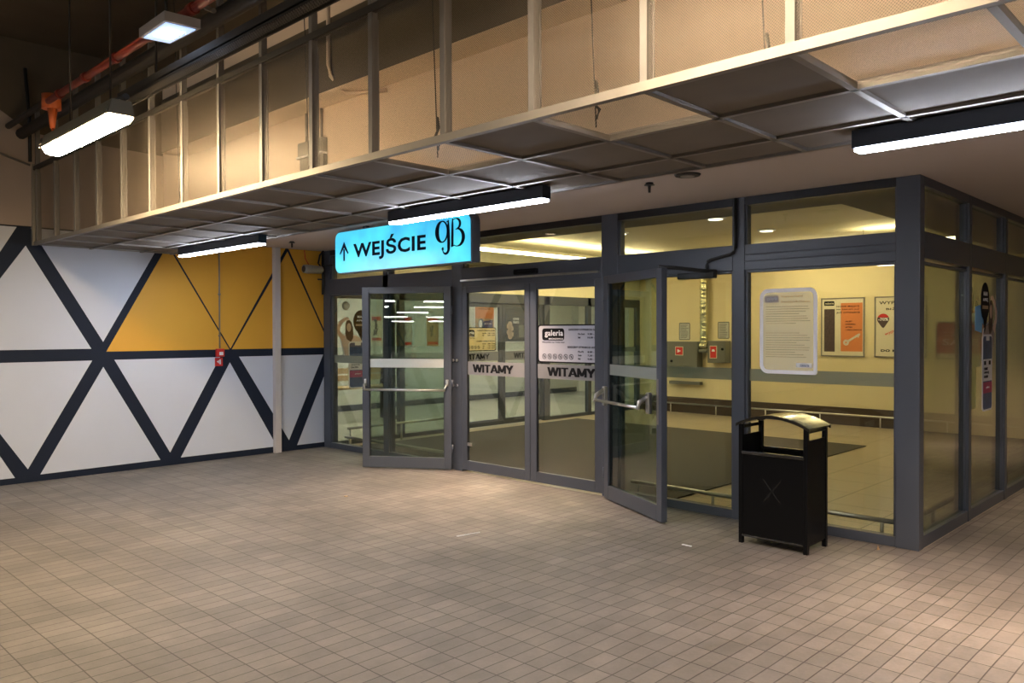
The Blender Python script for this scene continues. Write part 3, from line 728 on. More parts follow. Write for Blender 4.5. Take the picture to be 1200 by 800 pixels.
def trough(x0, label, em='e_tube'):
    x1 = x0+1.40; y = -4.22; z = 3.005
    e = empty('trough_lamp', ((x0+x1)/2, y, z)); tag(e, label, 'lamp', 'warm trough lamps under the cable tray')
    mb = MB()
    prof = [(-.082, .0), (-.06, .095), (.06, .095), (.082, .0)]
    a = [(x0, y+p_, z+q) for p_, q in prof]
    mb.poly(a, x1-x0, (1, 0, 0)); mb.build('housing', M['tube_body'], e)
    mb = MB(); prof = [(-.084, -.002), (.084, -.002), (.06, -.04), (.03, -.052), (-.03, -.052), (-.06, -.04)]
    mb.poly([(x0+.03, y+p_, z+q) for p_, q in prof], x1-x0-.06, (1, 0, 0)); mb.build('diffuser', M[em], e)
    MB().tube([(x0-.30, y+.02, z+.118), (x1+.02, y+.02, z+.118)], .022, 8).build('mounting_tube', M['tray'], e)
    for a in (x0+.35, x0+1.15): MB().tube([(a, y+.02, z+.118), (a, y+.02, 4.695)], .007, 6).build('hanger_rod', M['tray'], e)
    for xx in (x0, x1): MB().tube([(xx, y-.09, z), (xx-.04, y-.08, z+.03), (xx-.04, y+.02, z+.118)], .006, 6).build('bracket', M['galv'], e)
    return e
trough(2.86, 'warm glowing trough lamp at the upper left under the tray end', 'e_tube_near')
trough(7.45, 'warm trough lamp further right along the tray, above the picture')
trough(10.2, 'warm trough lamp at the right along the tray, above the picture')
fl = empty('flood_lamp', (4.82, -4.15, 3.4)); tag(fl, 'square flat floodlight with bluish white glow hanging under the slab', 'lamp')
mb = MB()
Bq = [(4.607, -4.242), (4.635, -4.062), (5.015, -4.042), (4.997, -4.248)]
mb.poly([(a, b, 3.405) for a, b in Bq], .055, (0, 0, 1)); mb.build('housing', M['flood_body'], fl)
c0 = Vector((4.813, -4.149))
mb = MB(); mb.poly([(c0.x+(a-c0.x)*.86, c0.y+(b-c0.y)*.82, 3.3985) for a, b in Bq], .006, (0, 0, 1)); mb.build('diffuser', M['e_flood_edge'], fl)
mb = MB(); mb.poly([(c0.x+(a-c0.x)*.45, c0.y+(b-c0.y)*.5, 3.394) for a, b in Bq], .004, (0, 0, 1)); mb.build('led_core', M['e_flood'], fl)
MB().tube([(4.80, -4.15, 3.46), (4.78, -4.15, 3.60), (4.80, -4.15, 4.69)], .010, 6).build('cable', M['cable'], fl)
for xx in ():
    tag(MB().tube([(xx, -4.0, 3.12), (xx, -4.0, 4.69)], .007, 6).build('hanger_rod', M['tray']), 'thin threaded rod dropping from the slab to the trough lamp and tray', 'rod', 'threaded hanger rods at the left end of the tray')
# black pipe at the left wall above the paint
tag(MB().tube([(.05, -3.66, 4.4), (.05, -3.625, 3.9), (.05, -3.62, 3.70), (.05, -3.62, 3.42)], .018, 8).build('corner_pipe', M['cable']), 'short black pipe in the corner above the left wall', 'pipe')
tag(MB().tube([(.04, -4.6, 3.66), (.04, -3.9, 3.47), (.04, -3.62, 3.385)], .012, 8).build('wall_conduit', M['cage']), 'thin dull conduit sloping down the plaster to the end of the mesh cage', 'conduit')
# orange service pipe behind the mesh, top right
tag(MB().tube([(7.0, -2.6, 3.62), (7.75, -3.1, 3.22)], .02, 8).build('orange_hose', M['orange_pipe']), 'thin orange pipe crossing behind the mesh at the top', 'pipe')

# ------------------------------------------------------------------ ceiling fittings
M['e_down'] = emit('downlight_lens', (1, .75, .5), 3)
def downlight(x, y, label, lit=False):
    e = empty('downlight', (x, y, H)); tag(e, label, 'downlight')
    mb = MB(); n = 24
    mb.tube([(x, y, H-.001), (x, y, H-.012)], [.095, .088], n); mb.build('trim_ring', M['tray'], e)
    mb = MB(); mb.tube([(x, y, H-.0122), (x, y, H-.016)], .05, n); mb.build('lens', M['e_down'] if lit else M['galv'], e)
    if lit:
        ld = bpy.data.lights.new('downlight_beam', 'SPOT'); ld.energy = E_DOWN*(.45 if y > 0 else 1); ld.color = (1, .72, .50); ld.spot_size = math.radians(95); ld.spot_blend = 1; ld.shadow_soft_size = .05
        lo = bpy.data.objects.new('downlight_beam', ld); COL.objects.link(lo); lo.parent = e; lo.location = (0, 0, -.02)
downlight(6.57, -1.18, 'round recessed downlight in the plaster ceiling above the right leaf')
downlight(2.3, -1.55, 'round recessed downlight in the plaster ceiling left of the sign')
downlight(3.62, -.60, 'lit recessed downlight in the plaster ceiling behind the cyan sign', True)
downlight(8.85, -1.25, 'lit recessed downlight in the plaster ceiling right of the glazed corner', True)
downlight(9.2, 2.2, 'added unseen downlight brightening the passage floor along the right side glass', True)  # added to light the paving that the side glass reflects
downlight(9.2, 6.0, 'added unseen downlight brightening the far end of the passage along the right side', True)  # second added lamp for the reflected passage floor
def sprinkler(x, y, label):
    e = empty('ceiling_sprinkler', (x, y, H)); tag(e, label, 'sprinkler')
    MB().tube([(x, y, H), (x, y, H-.012), (x, y, H-.013), (x, y, H-.075)], [.03, .03, .012, .010], 12).build('body', M['frame_dark'], e)
    MB().tube([(x, y, H-.015), (x, y, H-.020)], .04, 12).build('deflector', M['frame_dark'], e)
sprinkler(6.19, -1.10, 'small black sprinkler head in the plaster ceiling between strip lamp and corner post')
sprinkler(.80, -.95, 'small black sprinkler head in the ceiling in front of the yellow wall')

# ------------------------------------------------------------------ fittings on the painted wall
tag(MB().tube([(.02, -1.515, 1.40), (.02, -1.515, 2.72)], .010, 8).tube([(.02, -1.515, 1.55), (.02, -1.515, 1.57)], .018, 8).tube([(.02, -1.515, 2.07), (.02, -1.515, 2.09)], .018, 8).build('alarm_conduit', M['galv']),
    'thin grey conduit dropping down the yellow wall to the alarm call point', 'conduit')
ap = empty('fire_alarm_point', (.03, -1.515, 1.30)); tag(ap, 'red fire alarm call point on the navy band of the painted wall', 'fire alarm')
mb = MB(); LW.box(mb, -1.565, -1.465, 1.295, 1.395, .003, .05, 0, .006); mb.build('housing', M['red'], ap)
mb = MB(); LW.box(mb, -1.535, -1.485, 1.315, 1.355, .05, .054); mb.build('push_plate', M['white'], ap)
ag = empty('fire_alarm_sign', (.003, -1.517, 1.18)); tag(ag, 'small red and white pictogram sign under the fire alarm call point', 'sign')
mb = MB(); LW.box(mb, -1.572, -1.470, 1.178, 1.282, .003, .006); mb.build('sign_plate', M['red'], ag)
mb = MB(); LW.box(mb, -1.515, -1.495, 1.20, 1.26, .0065, .008); LW.shape(mb, [(-1.55, 1.235), (-1.52, 1.25), (-1.52, 1.21)], .0065, .001); mb.build('pictogram', M['white'], ag)
sp = empty('horn_speaker', (.1, -.22, 2.45)); tag(sp, 'grey cylindrical horn speaker at the top of the yellow wall', 'speaker')
MB().tube([(.12, -.37, 2.455), (.12, -.32, 2.455), (.12, -.10, 2.455), (.12, -.08, 2.455)], [.055, .06, .052, .03], 16).build('horn', M['speaker'], sp)
MB().tube([(.12, -.372, 2.455), (.12, -.366, 2.455)], .044, 16).build('horn_mouth', M['frame_dark'], sp)
MB().box(.002, .12, -.23, -.21, 2.44, 2.47).build('bracket', M['galv'], sp)
MB().tube([(.06, -.25, 2.51), (.03, -.29, 2.60), (.02, -.30, 2.72)], .006, 6).build('red_cable', M['red'], sp)
# bundle of cables and clamps in the top corner
tag(MB().tube([(.06, -.035, 2.72), (.05, -.03, 2.5), (.065, -.035, 2.3), (.05, -.03, 2.12)], .018, 7).tube([(.10, -.05, 2.72), (.09, -.10, 2.66), (.05, -.10, 2.55), (.05, -.06, 2.50)], .014, 7)
    .tube([(.03, -.03, 2.52), (.30, -.03, 2.515)], .008, 6).tube([(.03, -.10, 2.33), (.06, -.02, 2.33)], .010, 6).build('cable_bundle', M['cable']),
    'bundle of black cables in the corner between yellow wall and glass front', 'cable')

# ------------------------------------------------------------------ litter bin
bn = empty('litter_bin', (6.957, -.482, 0)); tag(bn, 'black metal litter bin with arched roof standing in front of the glass front', 'litter bin')
x0, x1, y0, y1 = 6.690, 7.226, -.657, -.307
def bar(mb, a, b, c, d_, e_, f_, bev=.003): mb.box(a, b, c, d_, e_, f_, 0, bev)
for xx, sx in ((x0, 1), (x1, -1)):
    for yy, sy in ((y0, 1), (y1, -1)):
        mb = MB(); bar(mb, xx, xx+sx*.032, yy, yy+sy*.032, 0, .90); mb.build('corner_post', M['black'], bn)
mb = MB(); bar(mb, x0+.032, x1-.032, y0+.004, y0+.016, .065, .69); mb.build('front_panel', M['black'], bn)
mb = MB(); bar(mb, x0+.032, x1-.032, y1-.016, y1-.004, .065, .69); mb.build('back_panel', M['black'], bn)
for xx, sx in ((x0, 1), (x1, -1)):
    mb = MB(); bar(mb, xx+sx*.004, xx+sx*.016, y0+.032, y1-.032, .065, .815); mb.build('side_panel', M['black'], bn)
mb = MB(); bar(mb, x0+.016, x1-.016, y0+.016, y1-.016, .05, .066); mb.build('floor_plate', M['black'], bn)
for q_ in ((x0+.028, x1-.028, y0-.006, y0+.02, .675, .70), (x0+.028, x1-.028, y1-.02, y1+.006, .675, .70), (x0+.03, x1-.03, y0-.004, y0+.01, .055, .07), (x0, x0+.02, y0+.03, y1-.03, .865, .888), (x1-.02, x1, y0+.03, y1-.03, .865, .888)):
    mb = MB(); bar(mb, *q_); mb.build('edge_rail', M['rim'], bn)
mb = MB(); mb.box(x0+.05, x1-.05, y0+.03, y1-.03, .07, .62); mb.build('inner_liner', M['ink'], bn)
# arched roof
mb = MB(); n = 16; L_ = []
for i in range(n+1):
    t = i/n; xx = x0-.016 + (x1-x0+.032)*t; zz = .895 + .075*math.sin(PI*t)**.85 if 0 < t < 1 else .895
    L_.append((xx, zz))
for (a, za), (b, zb) in zip(L_, L_[1:]):
    for ya, yb, th in ((y0-.012, y1+.012, .008), (y0-.014, y0+.004, .022), (y1-.004, y1+.014, .022)):
        mb.poly([(a, ya, za-th+.008), (b, ya, zb-th+.008), (b, ya, zb+.008), (a, ya, za+.008)], yb-ya, (0, 1, 0))
rf = mb.build('arched_roof', mat('glossy_black_roof', (.004, .004, .004), .14, 0, .9, coat=.6), bn)
# pressed cross on the front
mb = MB(); Q = Plane((0, y0+.004, 0), (1, 0, 0), (0, -1, 0)); cxm, czm = (x0+x1)/2, .42
for sx in (1, -1):
    Q.line(mb, [(cxm-.07*sx, czm+.085), (cxm+.07*sx, czm-.085)], .007, 0, .004)
mb.build('pressed_cross', mat('black_edge', (.03, .03, .03), .25, .5), bn)

# litter on the paving
for x_, y_, a_, l_ in ((5.02, -1.93, .9, 'thin white straw lying on the paving in the middle foreground'), (5.55, -1.87, .9, None)):
    if l_: tag(MB().tube([(x_-.0, y_-.09, .004), (x_+.04, y_+.12, .004)], .004, 6).build('straw', M['white']), l_, 'litter')
tag(MB().box(3.08, 3.11, -1.75, -1.72, .0, .006).build('paper_scrap', M['tan']), 'tiny brown scrap on the paving towards the left door leaf', 'litter')
tag(MB().box(6.42, 6.50, -1.02, -1.005, .0, .005).build('cigarette_end', M['white']), 'white cigarette end on the paving in front of the bin', 'litter')
tag(MB().poly([(6.98+.55, -.17, 0), (7.04+.50, -.14, 0), (7.53, -.15, .035)], .002, (0, 1, 0)).build('dry_leaf', M['tan']), 'small dry leaf at the foot of the glass front beside the bin', 'leaf')

# ------------------------------------------------------------------ vestibule fittings
def railing(name, pts, z, label, posts, mtl, r=.019):
    e = empty(name, (pts[0][0], pts[0][1], 0)); tag(e, label, 'rail')
    MB().tube([(a, b, z) for a, b in pts], r, 10).build('rail', M[mtl], e)
    for a, b in posts: MB().tube([(a, b, .0), (a, b, z)], r*.75, 8).build('post', M[mtl], e)
railing('guard_rail', [(5.12, .16), (7.58, .16)], .15, 'low steel guard rail inside the glass behind the bin', [(5.2, .16), (6.0, .16), (6.7, .16), (7.45, .16)], 'rail')
railing('guard_rail', [(W-.17, .22), (W-.17, 7.3)], .14, 'low steel guard rail inside the right side glass', [(W-.17, .9+1.2*k) for k in range(6)], 'rail')
railing('guard_rail', [(.5, 7.38), (W-.3, 7.38)], .185, 'long steel guard rail along the beige back wall', [(.9+1.0*k, 7.38) for k in range(7)], 'steel', .016)
railing('guard_rail', [(.3, .16), (2.66, .16)], .15, 'low steel guard rail inside the glass behind the open left leaf', [(.4, .16), (1.3, .16), (2.5, .16)], 'rail')
railing('guard_rail', [(.22, .25), (.22, 2.2)], .25, 'low steel guard rail along the inner glass partition', [(.22, .3), (.22, 1.2), (.22, 2.1)], 'rail')
for (u0, u1, z0, z1, lb, sx) in ((.851, 1.545, .874, 1.398, 'larger grey fire hose cabinet left of the foil duct', 0), (1.765, 2.15, 1.0, 1.415, 'smaller grey fire cabinet right of the foil duct', 1)):
    e = empty('hose_cabinet', BK.p((u0+u1)/2, z0, .1)); tag(e, lb, 'fire cabinet')
    mb = MB(); BK.box(mb, u0, u1, z0, z1, .002, .20, 0, .006); mb.build('cabinet_body', M['grey_cab'], e)
    mb = MB(); BK.box(mb, u0+.015, u1-.015, z0+.015, z1-.015, .20, .208, 0, .002); dd = mb.build('cabinet_door', M['grey_cab'], e)
    MB().tube([BK.p(u0+.13 if not sx else u1-.06, z0+.14+.12*sx, .208), BK.p(u0+.13 if not sx else u1-.06, z0+.14+.12*sx, .225)], .025, 12).build('lock', M['ink'], dd)
    a, b, c, d_ = ((1.072, 1.229, 1.14, 1.289), (1.83, 1.961, 1.095, 1.313))[sx]
    mb = MB(); BK.box(mb, a-.012, b+.012, c-.012, d_+.012, .209, .210); BK.box(mb, a, b, c, d_, .210, .211, 1); lab = mb.build('fire_label', [M['cream'], M['red']], e)
    mb = MB(); (BK.shape(mb, [(a+.04, c+.04), (b-.04, c+.075), (a+.04, d_-.04)], .2115, .001) if not sx else BK.shape(mb, [(a+.03, c+.12), (b-.03, c+.12), (b-.045, c+.16), (a+.045, c+.16)], .2115, .001)); mb.build('pictogram', M['white'], lab)
for (a, b, c, d_, lb) in ((1.02, 1.268, 1.425, 1.765, 'framed instruction sheet above the larger grey cabinet'), (1.876, 2.114, 1.455, 1.775, 'framed instruction sheet above the smaller grey cabinet')):
    e = empty('instruction_sheet', BK.p((a+b)/2, c, .002)); tag(e, lb, 'notice')
    mb = MB(); BK.rrect(mb, a, b, c, d_, .02, .002, .003); mb.build('frame', M['ink_grey'], e)
    mb = MB(); BK.box(mb, a+.015, b-.015, c+.015, d_-.015, .005, .006); mb.build('sheet', M['paper_grey'], e)
    mb = MB()
    for k in range(9): BK.box(mb, a+.035, b-.035-.05*random.random(), d_-.055-.03*k, d_-.045-.03*k, .006, .0068)
    mb.build('print', M['ink_grey'], e)
# foil-wrapped duct
mb = MB(); pts, rs = [], []
for k in range(70):
    z = 1.36+.0195*k; pts.append(BK.p(1.638+.004*math.sin(k*1.7), z, .12)); rs.append(.066+.012*random.random())
fd = empty('foil_duct', BK.p(1.615, 1.3, .12)); tag(fd, 'crumpled silver foil wrapped pipe between the two grey cabinets', 'pipe')
mb.tube(pts, rs, 12).build('vertical_run', M['foil'], fd)
mb = MB(); mb.tube([BK.p(1.555, 1.32, .12), BK.p(1.58, 1.32, .12), BK.p(1.65, 1.32, .12), BK.p(1.735, 1.32, .12)], [.06, .055, .06, .055], 12); mb.build('lower_elbow', M['foil'], fd)
mb = MB(); BK.box(mb, 1.552, 1.743, 1.19, 1.255, .03, .17, 0, .01); mb.build('support', M['grey_cab'], fd)
tag(BK.box(MB(), .86, 1.55, .56, .62, .002, .12, 0, .004).build('wall_shelf', M['grey_cab']), 'narrow grey shelf on the beige wall below the larger cabinet', 'shelf')
# stanchion / dispenser next to window 4 post
sd = empty('wall_stanchion', BK.p(2.56, 0, .35)); tag(sd, 'slim pale stand with a small box near the beige back wall', 'stand')
MB().tube([BK.p(2.56, 0, .35), BK.p(2.56, .95, .35)], .02, 10).build('pole', M['cream'], sd)
mb = MB(); BK.box(mb, 2.40, 2.58, .52, .70, .33, .37, 0, .006); mb.build('box', M['cream'], sd)
mb = MB(); BK.box(mb, 2.42, 2.57, .915, .965, .33, .37, 0, .006); mb.build('dark_cap', M['ink'], sd)

# posters on the back wall
def poster(pl, u0, u1, z0, z1, name, label, face, parent=None):
    e = empty(name, pl.p((u0+u1)/2, z0, .01)); tag(e, label, 'poster')
    mb = MB()
    for a, b, c, d_ in ((u0-.02, u1+.02, z1, z1+.02), (u0-.02, u1+.02, z0-.02, z0), (u0-.02, u0, z0, z1), (u1, u1+.02, z0, z1)): pl.box(mb, a, b, c, d_, .001, .02)
    mb.build('poster_frame', M['galv'] if pl is BK else M['white'], e)
    mb = MB(); pl.box(mb, u0, u1, z0, z1, .001, .010); mb.build('poster_sheet', face, e)
    return e
N_ = .0105
e = poster(BK, 3.89, 4.585, 1.18, 2.14, 'framed_poster', 'cream and orange framed poster with a key on the beige wall', M['cream'])
mb = MB(); BK.rrect(mb, 3.925, 4.10, 2.028, 2.105, .015, N_, .001); mb.build('logo_panel', M['ink'], e)
text(BK, 'galeria', 3.94, 2.04, 4.09, 2.085, N_+.0015, M['cream'], e, 'logo_lettering', .02)
mb = MB(); BK.box(mb, 3.926, 4.108, 1.242, 1.971, N_, N_+.001); mb.build('dark_photo', M['brown_print'], e)
mb = MB(); BK.box(mb, 4.21, 4.572, 1.25, 2.07, N_, N_+.001); mb.build('orange_field', M['orange'], e)
text(BK, 'NOWE MIEJSCE', 4.137, 1.99, 4.52, 2.025, N_+.0015, M['ink'], e, bold=.02); text(BK, 'NA ZAKUPY JUŻ', 4.137, 1.945, 4.52, 1.978, N_+.0015, M['ink'], e, bold=.02)
text(BK, 'JUŻ OTWARTE', 4.137, 1.885, 4.53, 1.93, N_+.0015, M['ink'], e, bold=.03)
for k, s_t in enumerate(('SKLEPY', 'KAWIARNIA', 'APTEKA', 'I WIELE INNYCH')): text(BK, s_t, 4.29, 1.745-.048*k, 4.29+.019*len(s_t), 1.768-.048*k, N_+.0015, M['ink'], e, bold=.02)
mb = MB(); BK.line(mb, [(4.33, 1.42), (4.53, 1.545)], .035, N_+.0015, .001); BK.ring(mb, 4.30, 1.40, .015, .05, N_+.0015, .001); BK.line(mb, [(4.49, 1.52), (4.51, 1.485)], .02, N_+.0015, .001)
mb.build('key_picture', mat('silver_key_print', (.55, .50, .42), .5), e)
e = poster(BK, 4.785, 5.55, 1.18, 2.14, 'framed_poster', 'grey sale poster lettered WYP with a red balloon beside the corner post', M['cream'])
text(BK, 'WYPRZEDAŻ', 4.84, 2.03, 5.50, 2.10, N_, M['ink'], e, bold=.012); text(BK, 'BIŻUTERII', 4.95, 1.935, 5.42, 1.98, N_, M['ink'], e, bold=.02)
mb = MB(); BK.shape(mb, [(4.903+.095*math.cos(a), 1.785+.093*math.sin(a)) for a in [math.radians(200-14*k) for k in range(16)]] + [(4.925, 1.66), (4.903, 1.64), (4.88, 1.66)], N_, .001); bl = mb.build('balloon', M['brown_print'], e)
mb = MB(); BK.shape(mb, [(4.903+.094*math.cos(a), 1.785+.092*math.sin(a)) for a in [math.radians(160-14*k) for k in range(11)]], N_+.001, .001); mb.build('balloon_top', M['red'], bl)
text(BK, '-70%', 4.825, 1.76, 4.985, 1.81, N_+.0025, M['white'], bl, bold=.03)
text(BK, 'wyprzedaż', 4.93, 1.50, 5.30, 1.57, N_, M['red'], e, bold=.01, slant=.16)
text(BK, 'YES', 4.867, 1.25, 5.02, 1.307, N_, M['ink'], e, bold=.04) if False else text(BK, 'DO KOŃCA', 4.867, 1.252, 5.40, 1.305, N_, M['ink'], e, bold=.05)
e = poster(BK, 5.72, 6.42, 1.17, 1.72, 'framed_poster', 'red sale poster with pale lower strip seen through the right side glass', mat('deep_red_print', (.28, .012, .01), .5))
mb = MB(); BK.box(mb, 5.72, 6.42, 1.17, 1.24, N_, N_+.001); mb.build('pale_strip', M['cream'], e)
text(BK, 'SCONTO', 5.78, 1.36, 6.36, 1.46, N_, M['white'], e, bold=.01) if False else text(BK, 'SALE', 5.80, 1.37, 6.30, 1.47, N_, M['white'], e, bold=.01)
for k in range(2): text(BK, 'DO -50% TANIEJ', 5.80, 1.50+.05*k, 6.18, 1.53+.05*k, N_, M['white'], e)

# cove lines of light and downlights in the vestibule ceiling
def cove(x0, x1, y0, y1, label):
    e = empty('ceiling_light_line', ((x0+x1)/2, (y0+y1)/2, 2.9)); tag(e, label, 'ceiling light')
    for a, b in ((x0+.02, y0+.05), (x1-.02, y1-.05)): MB().tube([(a, b, 2.84), (a, b, 3.0495)], .004, 6).build('hanger', M['galv'], e)
    MB().box(x0, x1, y0, y1, 2.81, 2.84, bev=.004).build('diffuser', M['e_cove'], e)
cove(1.00, 1.16, 1.5, 6.6, 'long glowing ceiling line seen through the transom above the sliding doors')
cove(5.3, 6.7, 5.45, 5.62, 'short glowing ceiling line seen through the right transom')
cove(3.0, 5.0, 6.6, 6.72, 'glowing ceiling line in front of the beige back wall')
for nm_, (a, b, c, d_), lb in (('f', (.7, 6.85, .70, .76), 'added unseen cove strip brightening the ceiling from the front border of the vestibule'), ('r', (6.91, 6.97, 1.0, 7.3), 'added unseen cove strip brightening the ceiling from the right border of the vestibule')):
    e = empty('added_cove_light', ((a+b)/2, (c+d_)/2, 2.861)); tag(e, lb, 'ceiling light')  # upward strips out of view, added to brighten the vestibule ceiling
    MB().box(a, b, c, d_, 2.8605, 2.868).build('channel', M['white'], e)
    MB().box(a+.005, b-.005, c+.005, d_-.005, 2.8685, 2.876).build('diffuser', M['e_up'], e)
for i, (x_, y_) in enumerate(((2.6, 3.4), (4.4, 3.0), (4.3, 4.6))):
    e = empty('round_ceiling_lamp', (x_, y_, 3.05)); tag(e, ('round lamp in the vestibule ceiling nearest the mat left half', 'round lamp in the vestibule ceiling over the mat middle', 'round lamp in the vestibule ceiling towards the posters')[i], 'ceiling light')
    MB().tube([(x_, y_, 3.0495), (x_, y_, 3.03)], [.13, .12], 20).build('rim', M['white'], e)
    MB().tube([(x_, y_, 3.0295), (x_, y_, 3.023)], .09, 20).build('diffuser', M['e_round'], e)

# ------------------------------------------------------------------ inner partition with sliding doors to the mall
mb = MB()
for a, b in ((.12, .22), (1.28, 1.38), (2.30, 2.45), (4.55, 4.70), (5.8, 5.9), (7.4, 7.5)): PT.box(mb, max(a, .12) if a > .2 else .062, b if a > .2 else .098, 0, 2.24, -.0, .08, 0, .003)
PT.box(mb, .062, 7.5, 2.08, 2.24, .0, .08, 0, .003)
struct('trim_10', mb, M['frame'], label='dark frame of the inner glass partition')
for i, (a, b) in enumerate(((.098, 1.28), (1.38, 2.30), (4.70, 5.80), (5.90, 7.40))):
    e = sempty('window_%d' % (12+i), PT.p((a+b)/2, 0), 0, 'fixed pane of the inner partition')
    mb = MB(); PT.box(mb, a, b, 0, .06, .01, .07, 0, .003); mb.build('window_frame', M['frame'], e)
    mb = MB(); PT.box(mb, a, b, .055, 2.085, .035, .043); mb.build('glass_pane', M['glass'], e)
    mb = MB(); PT.box(mb, a+.01, b-.01, 1.18, 1.28, .0432, .045); mb.build('frosted_band', M['frost'], e)
PD = Plane((.05, 0, 0), (0, 1, 0), (1, 0, 0))
i1 = leaf('door_5', PD, 2.45, 3.50, 'left leaf of the inner sliding doors', 'glass', .07, th=.04, rail=.1)
i2 = leaf('door_6', PD, 3.505, 4.55, 'right leaf of the inner sliding doors', 'glass', .07, th=.04, rail=.1)
witamy(PD, 2.52, 3.43, -.014, i1, 'frost_beige' if 'frost_beige' in M else 'frost_leaf', tu0=2.62, tu1=3.20)
witamy(PD, 3.58, 4.48, -.014, i2, 'frost_leaf', tu0=3.80, tu1=4.38)
hours_sign(PD, 2.50, 3.36, -.012, i1, mat('beige_lit_plate', (.55, .46, .26), .5))  # white plate face tinted beige for the warm light on it

# ------------------------------------------------------------------ cut-out figures on phone-shaped boards
def cutout(pl, u, z, flip, label, hairm, topm, n0=.012):
    """u,z = lower centre of the phone board"""
    e = empty('cutout_board', pl.p(u, z, n0)); tag(e, label, 'cut-out display')
    f = flip
    def P(pts): return [(u+f*a, z+b) for a, b in pts]
    body = [(-.21, .38), (-.215, .52), (-.25, .62), (-.27, .70), (-.24, .745), (-.17, .765), (-.13, .80), (-.10, .765), (.0, .74), (.07, .70), (.10, .60), (.08, .38)]
    mb = MB(); pl.shape(mb, P([(a*1.05, b+.008*(1 if b > .6 else -1)) for a, b in body]), n0-.004, .003); mb.build('white_outline', M['white'], e)
    mb = MB(); pl.shape(mb, P(body), n0, .004); mb.build('person_print', topm, e)
    mb = MB(); pl.shape(mb, P([(-.145+.058*math.cos(a), .885+.085*math.sin(a)) for a in [2*PI*k/16 for k in range(16)]]), n0+.0045, .001)
    pl.shape(mb, P([(-.20, .90), (-.205, .78), (-.18, .70), (-.11, .66), (-.07, .72), (-.075, .88)]), n0+.0045, .001); mb.build('hair', hairm, e)
    mb = MB(); pl.shape(mb, P([(-.142+.036*math.cos(a), .865+.062*math.sin(a)) for a in [2*PI*k/16 for k in range(16)]]), n0+.006, .001); mb.build('face', M['skin'], e)
    mb = MB(); pl.line(mb, P([(-.235, .70), (-.31, .79), (-.325, .86), (-.27, .94), (-.20, .99), (-.14, .985)]), [.07, .06, .055, .048, .04, .035], n0+.005, .001); mb.build('raised_arm', M['skin'], e)
    mb = MB(); pl.shape(mb, P([(.06+.13*math.cos(a), .95+.165*math.sin(a)) for a in [2*PI*k/20 for k in range(20)]]), n0+.006, .004); pl.shape(mb, P([(.0, .80), (.10, .80), (.07, .68)]), n0+.006, .004)
    bb = mb.build('speech_bubble', M['ink'] if hairm is M['hair'] else M['pink_grey'], e)
    a, b = sorted((u+f*-.02, u+f*.14))
    text(pl, 'MAM', a+.02, z+1.0, b-.02, z+1.035, n0+.011, M['white'], bb, bold=.02); text(pl, 'APKĘ', a, z+.945, b, z+.98, n0+.011, M['white'], bb, bold=.02)
    mb = MB(); pl.box(mb, u+f*-.03, u+f*.15, z+.885, z+.915, n0+.010, n0+.011); mb.build('tan_bar', M['tan'], bb)
    mb = MB(); pl.rrect(mb, u-.155, u+.155, z, z+.665, .045, n0+.008, .006); ph = mb.build('phone_board', M['white'], e)
    mb = MB(); pl.rrect(mb, u-.14, u+.14, z+.015, z+.648, .035, n0+.0145, .001); mb.build('phone_screen', M['blue_print'], ph)
    mb = MB(); pl.box(mb, u-.14, u+.14, z+.26, z+.45, n0+.0156, n0+.0166); mb.build('white_panel', M['white'], ph)
    mb = MB(); pl.box(mb, u-.05, u+.05, z+.61, z+.65, n0+.0156, n0+.0166); mb.build('notch', M['white'], ph)
    mb = MB(); pl.box(mb, u-.14, u+.14, z+.155, z+.25, n0+.0156, n0+.0166); mb.build('magenta_panel', M['magenta'], ph)
    for k, s_t in enumerate(('POBIERZ', 'APLIKACJĘ', 'GALERII')): text(pl, s_t, u-.12, z+.355-.034*k, u-.12+.017*len(s_t), z+.378-.034*k, n0+.017, M['ink'], ph, bold=.03)
    mb = MB(); pl.box(mb, u-.12, u-.06, z+.40, z+.435, n0+.017, n0+.018); pl.box(mb, u+.03, u+.09, z+.40, z+.435, n0+.017, n0+.018); mb.build('badge', M['ink'], ph)
    text(pl, 'pobierz', u-.05, z+.19, u+.05, z+.215, n0+.017, M['white'], ph)
    mb = MB(); pl.shape(mb, P([(-.20, .40), (-.06, .45), (-.02, .52), (-.15, .50)]), n0+.003, .004); mb.build('yellow_tag', M['yellow'], e)
    return e
cutout(Plane((.09, 0, 0), (0, 1, 0), (1, 0, 0)), .50, .80, 1, 'cut-out of a person with raised arm above a phone board, at the far left pane', M['hair'], mat('pale_top_print', (.66, .52, .47), .5))
cutout(SIDE, 1.71, .90, -1, 'printed cut-out of a person above a phone board on the right side glass', M['hair'], M['pink_grey'])
bpy.data.objects['cutout_board.001']
tag(SIDE.shape(MB(), [(1.40, 1.60), (1.60, 1.58), (1.62, 1.66), (1.73, 1.64), (1.76, 1.76), (1.62, 1.74), (1.56, 1.82), (1.40, 1.80)], .004, .003).build('blue_sticker', M['sky_print']), 'pale blue jagged sticker beside the bubble on the right side glass', 'sticker')

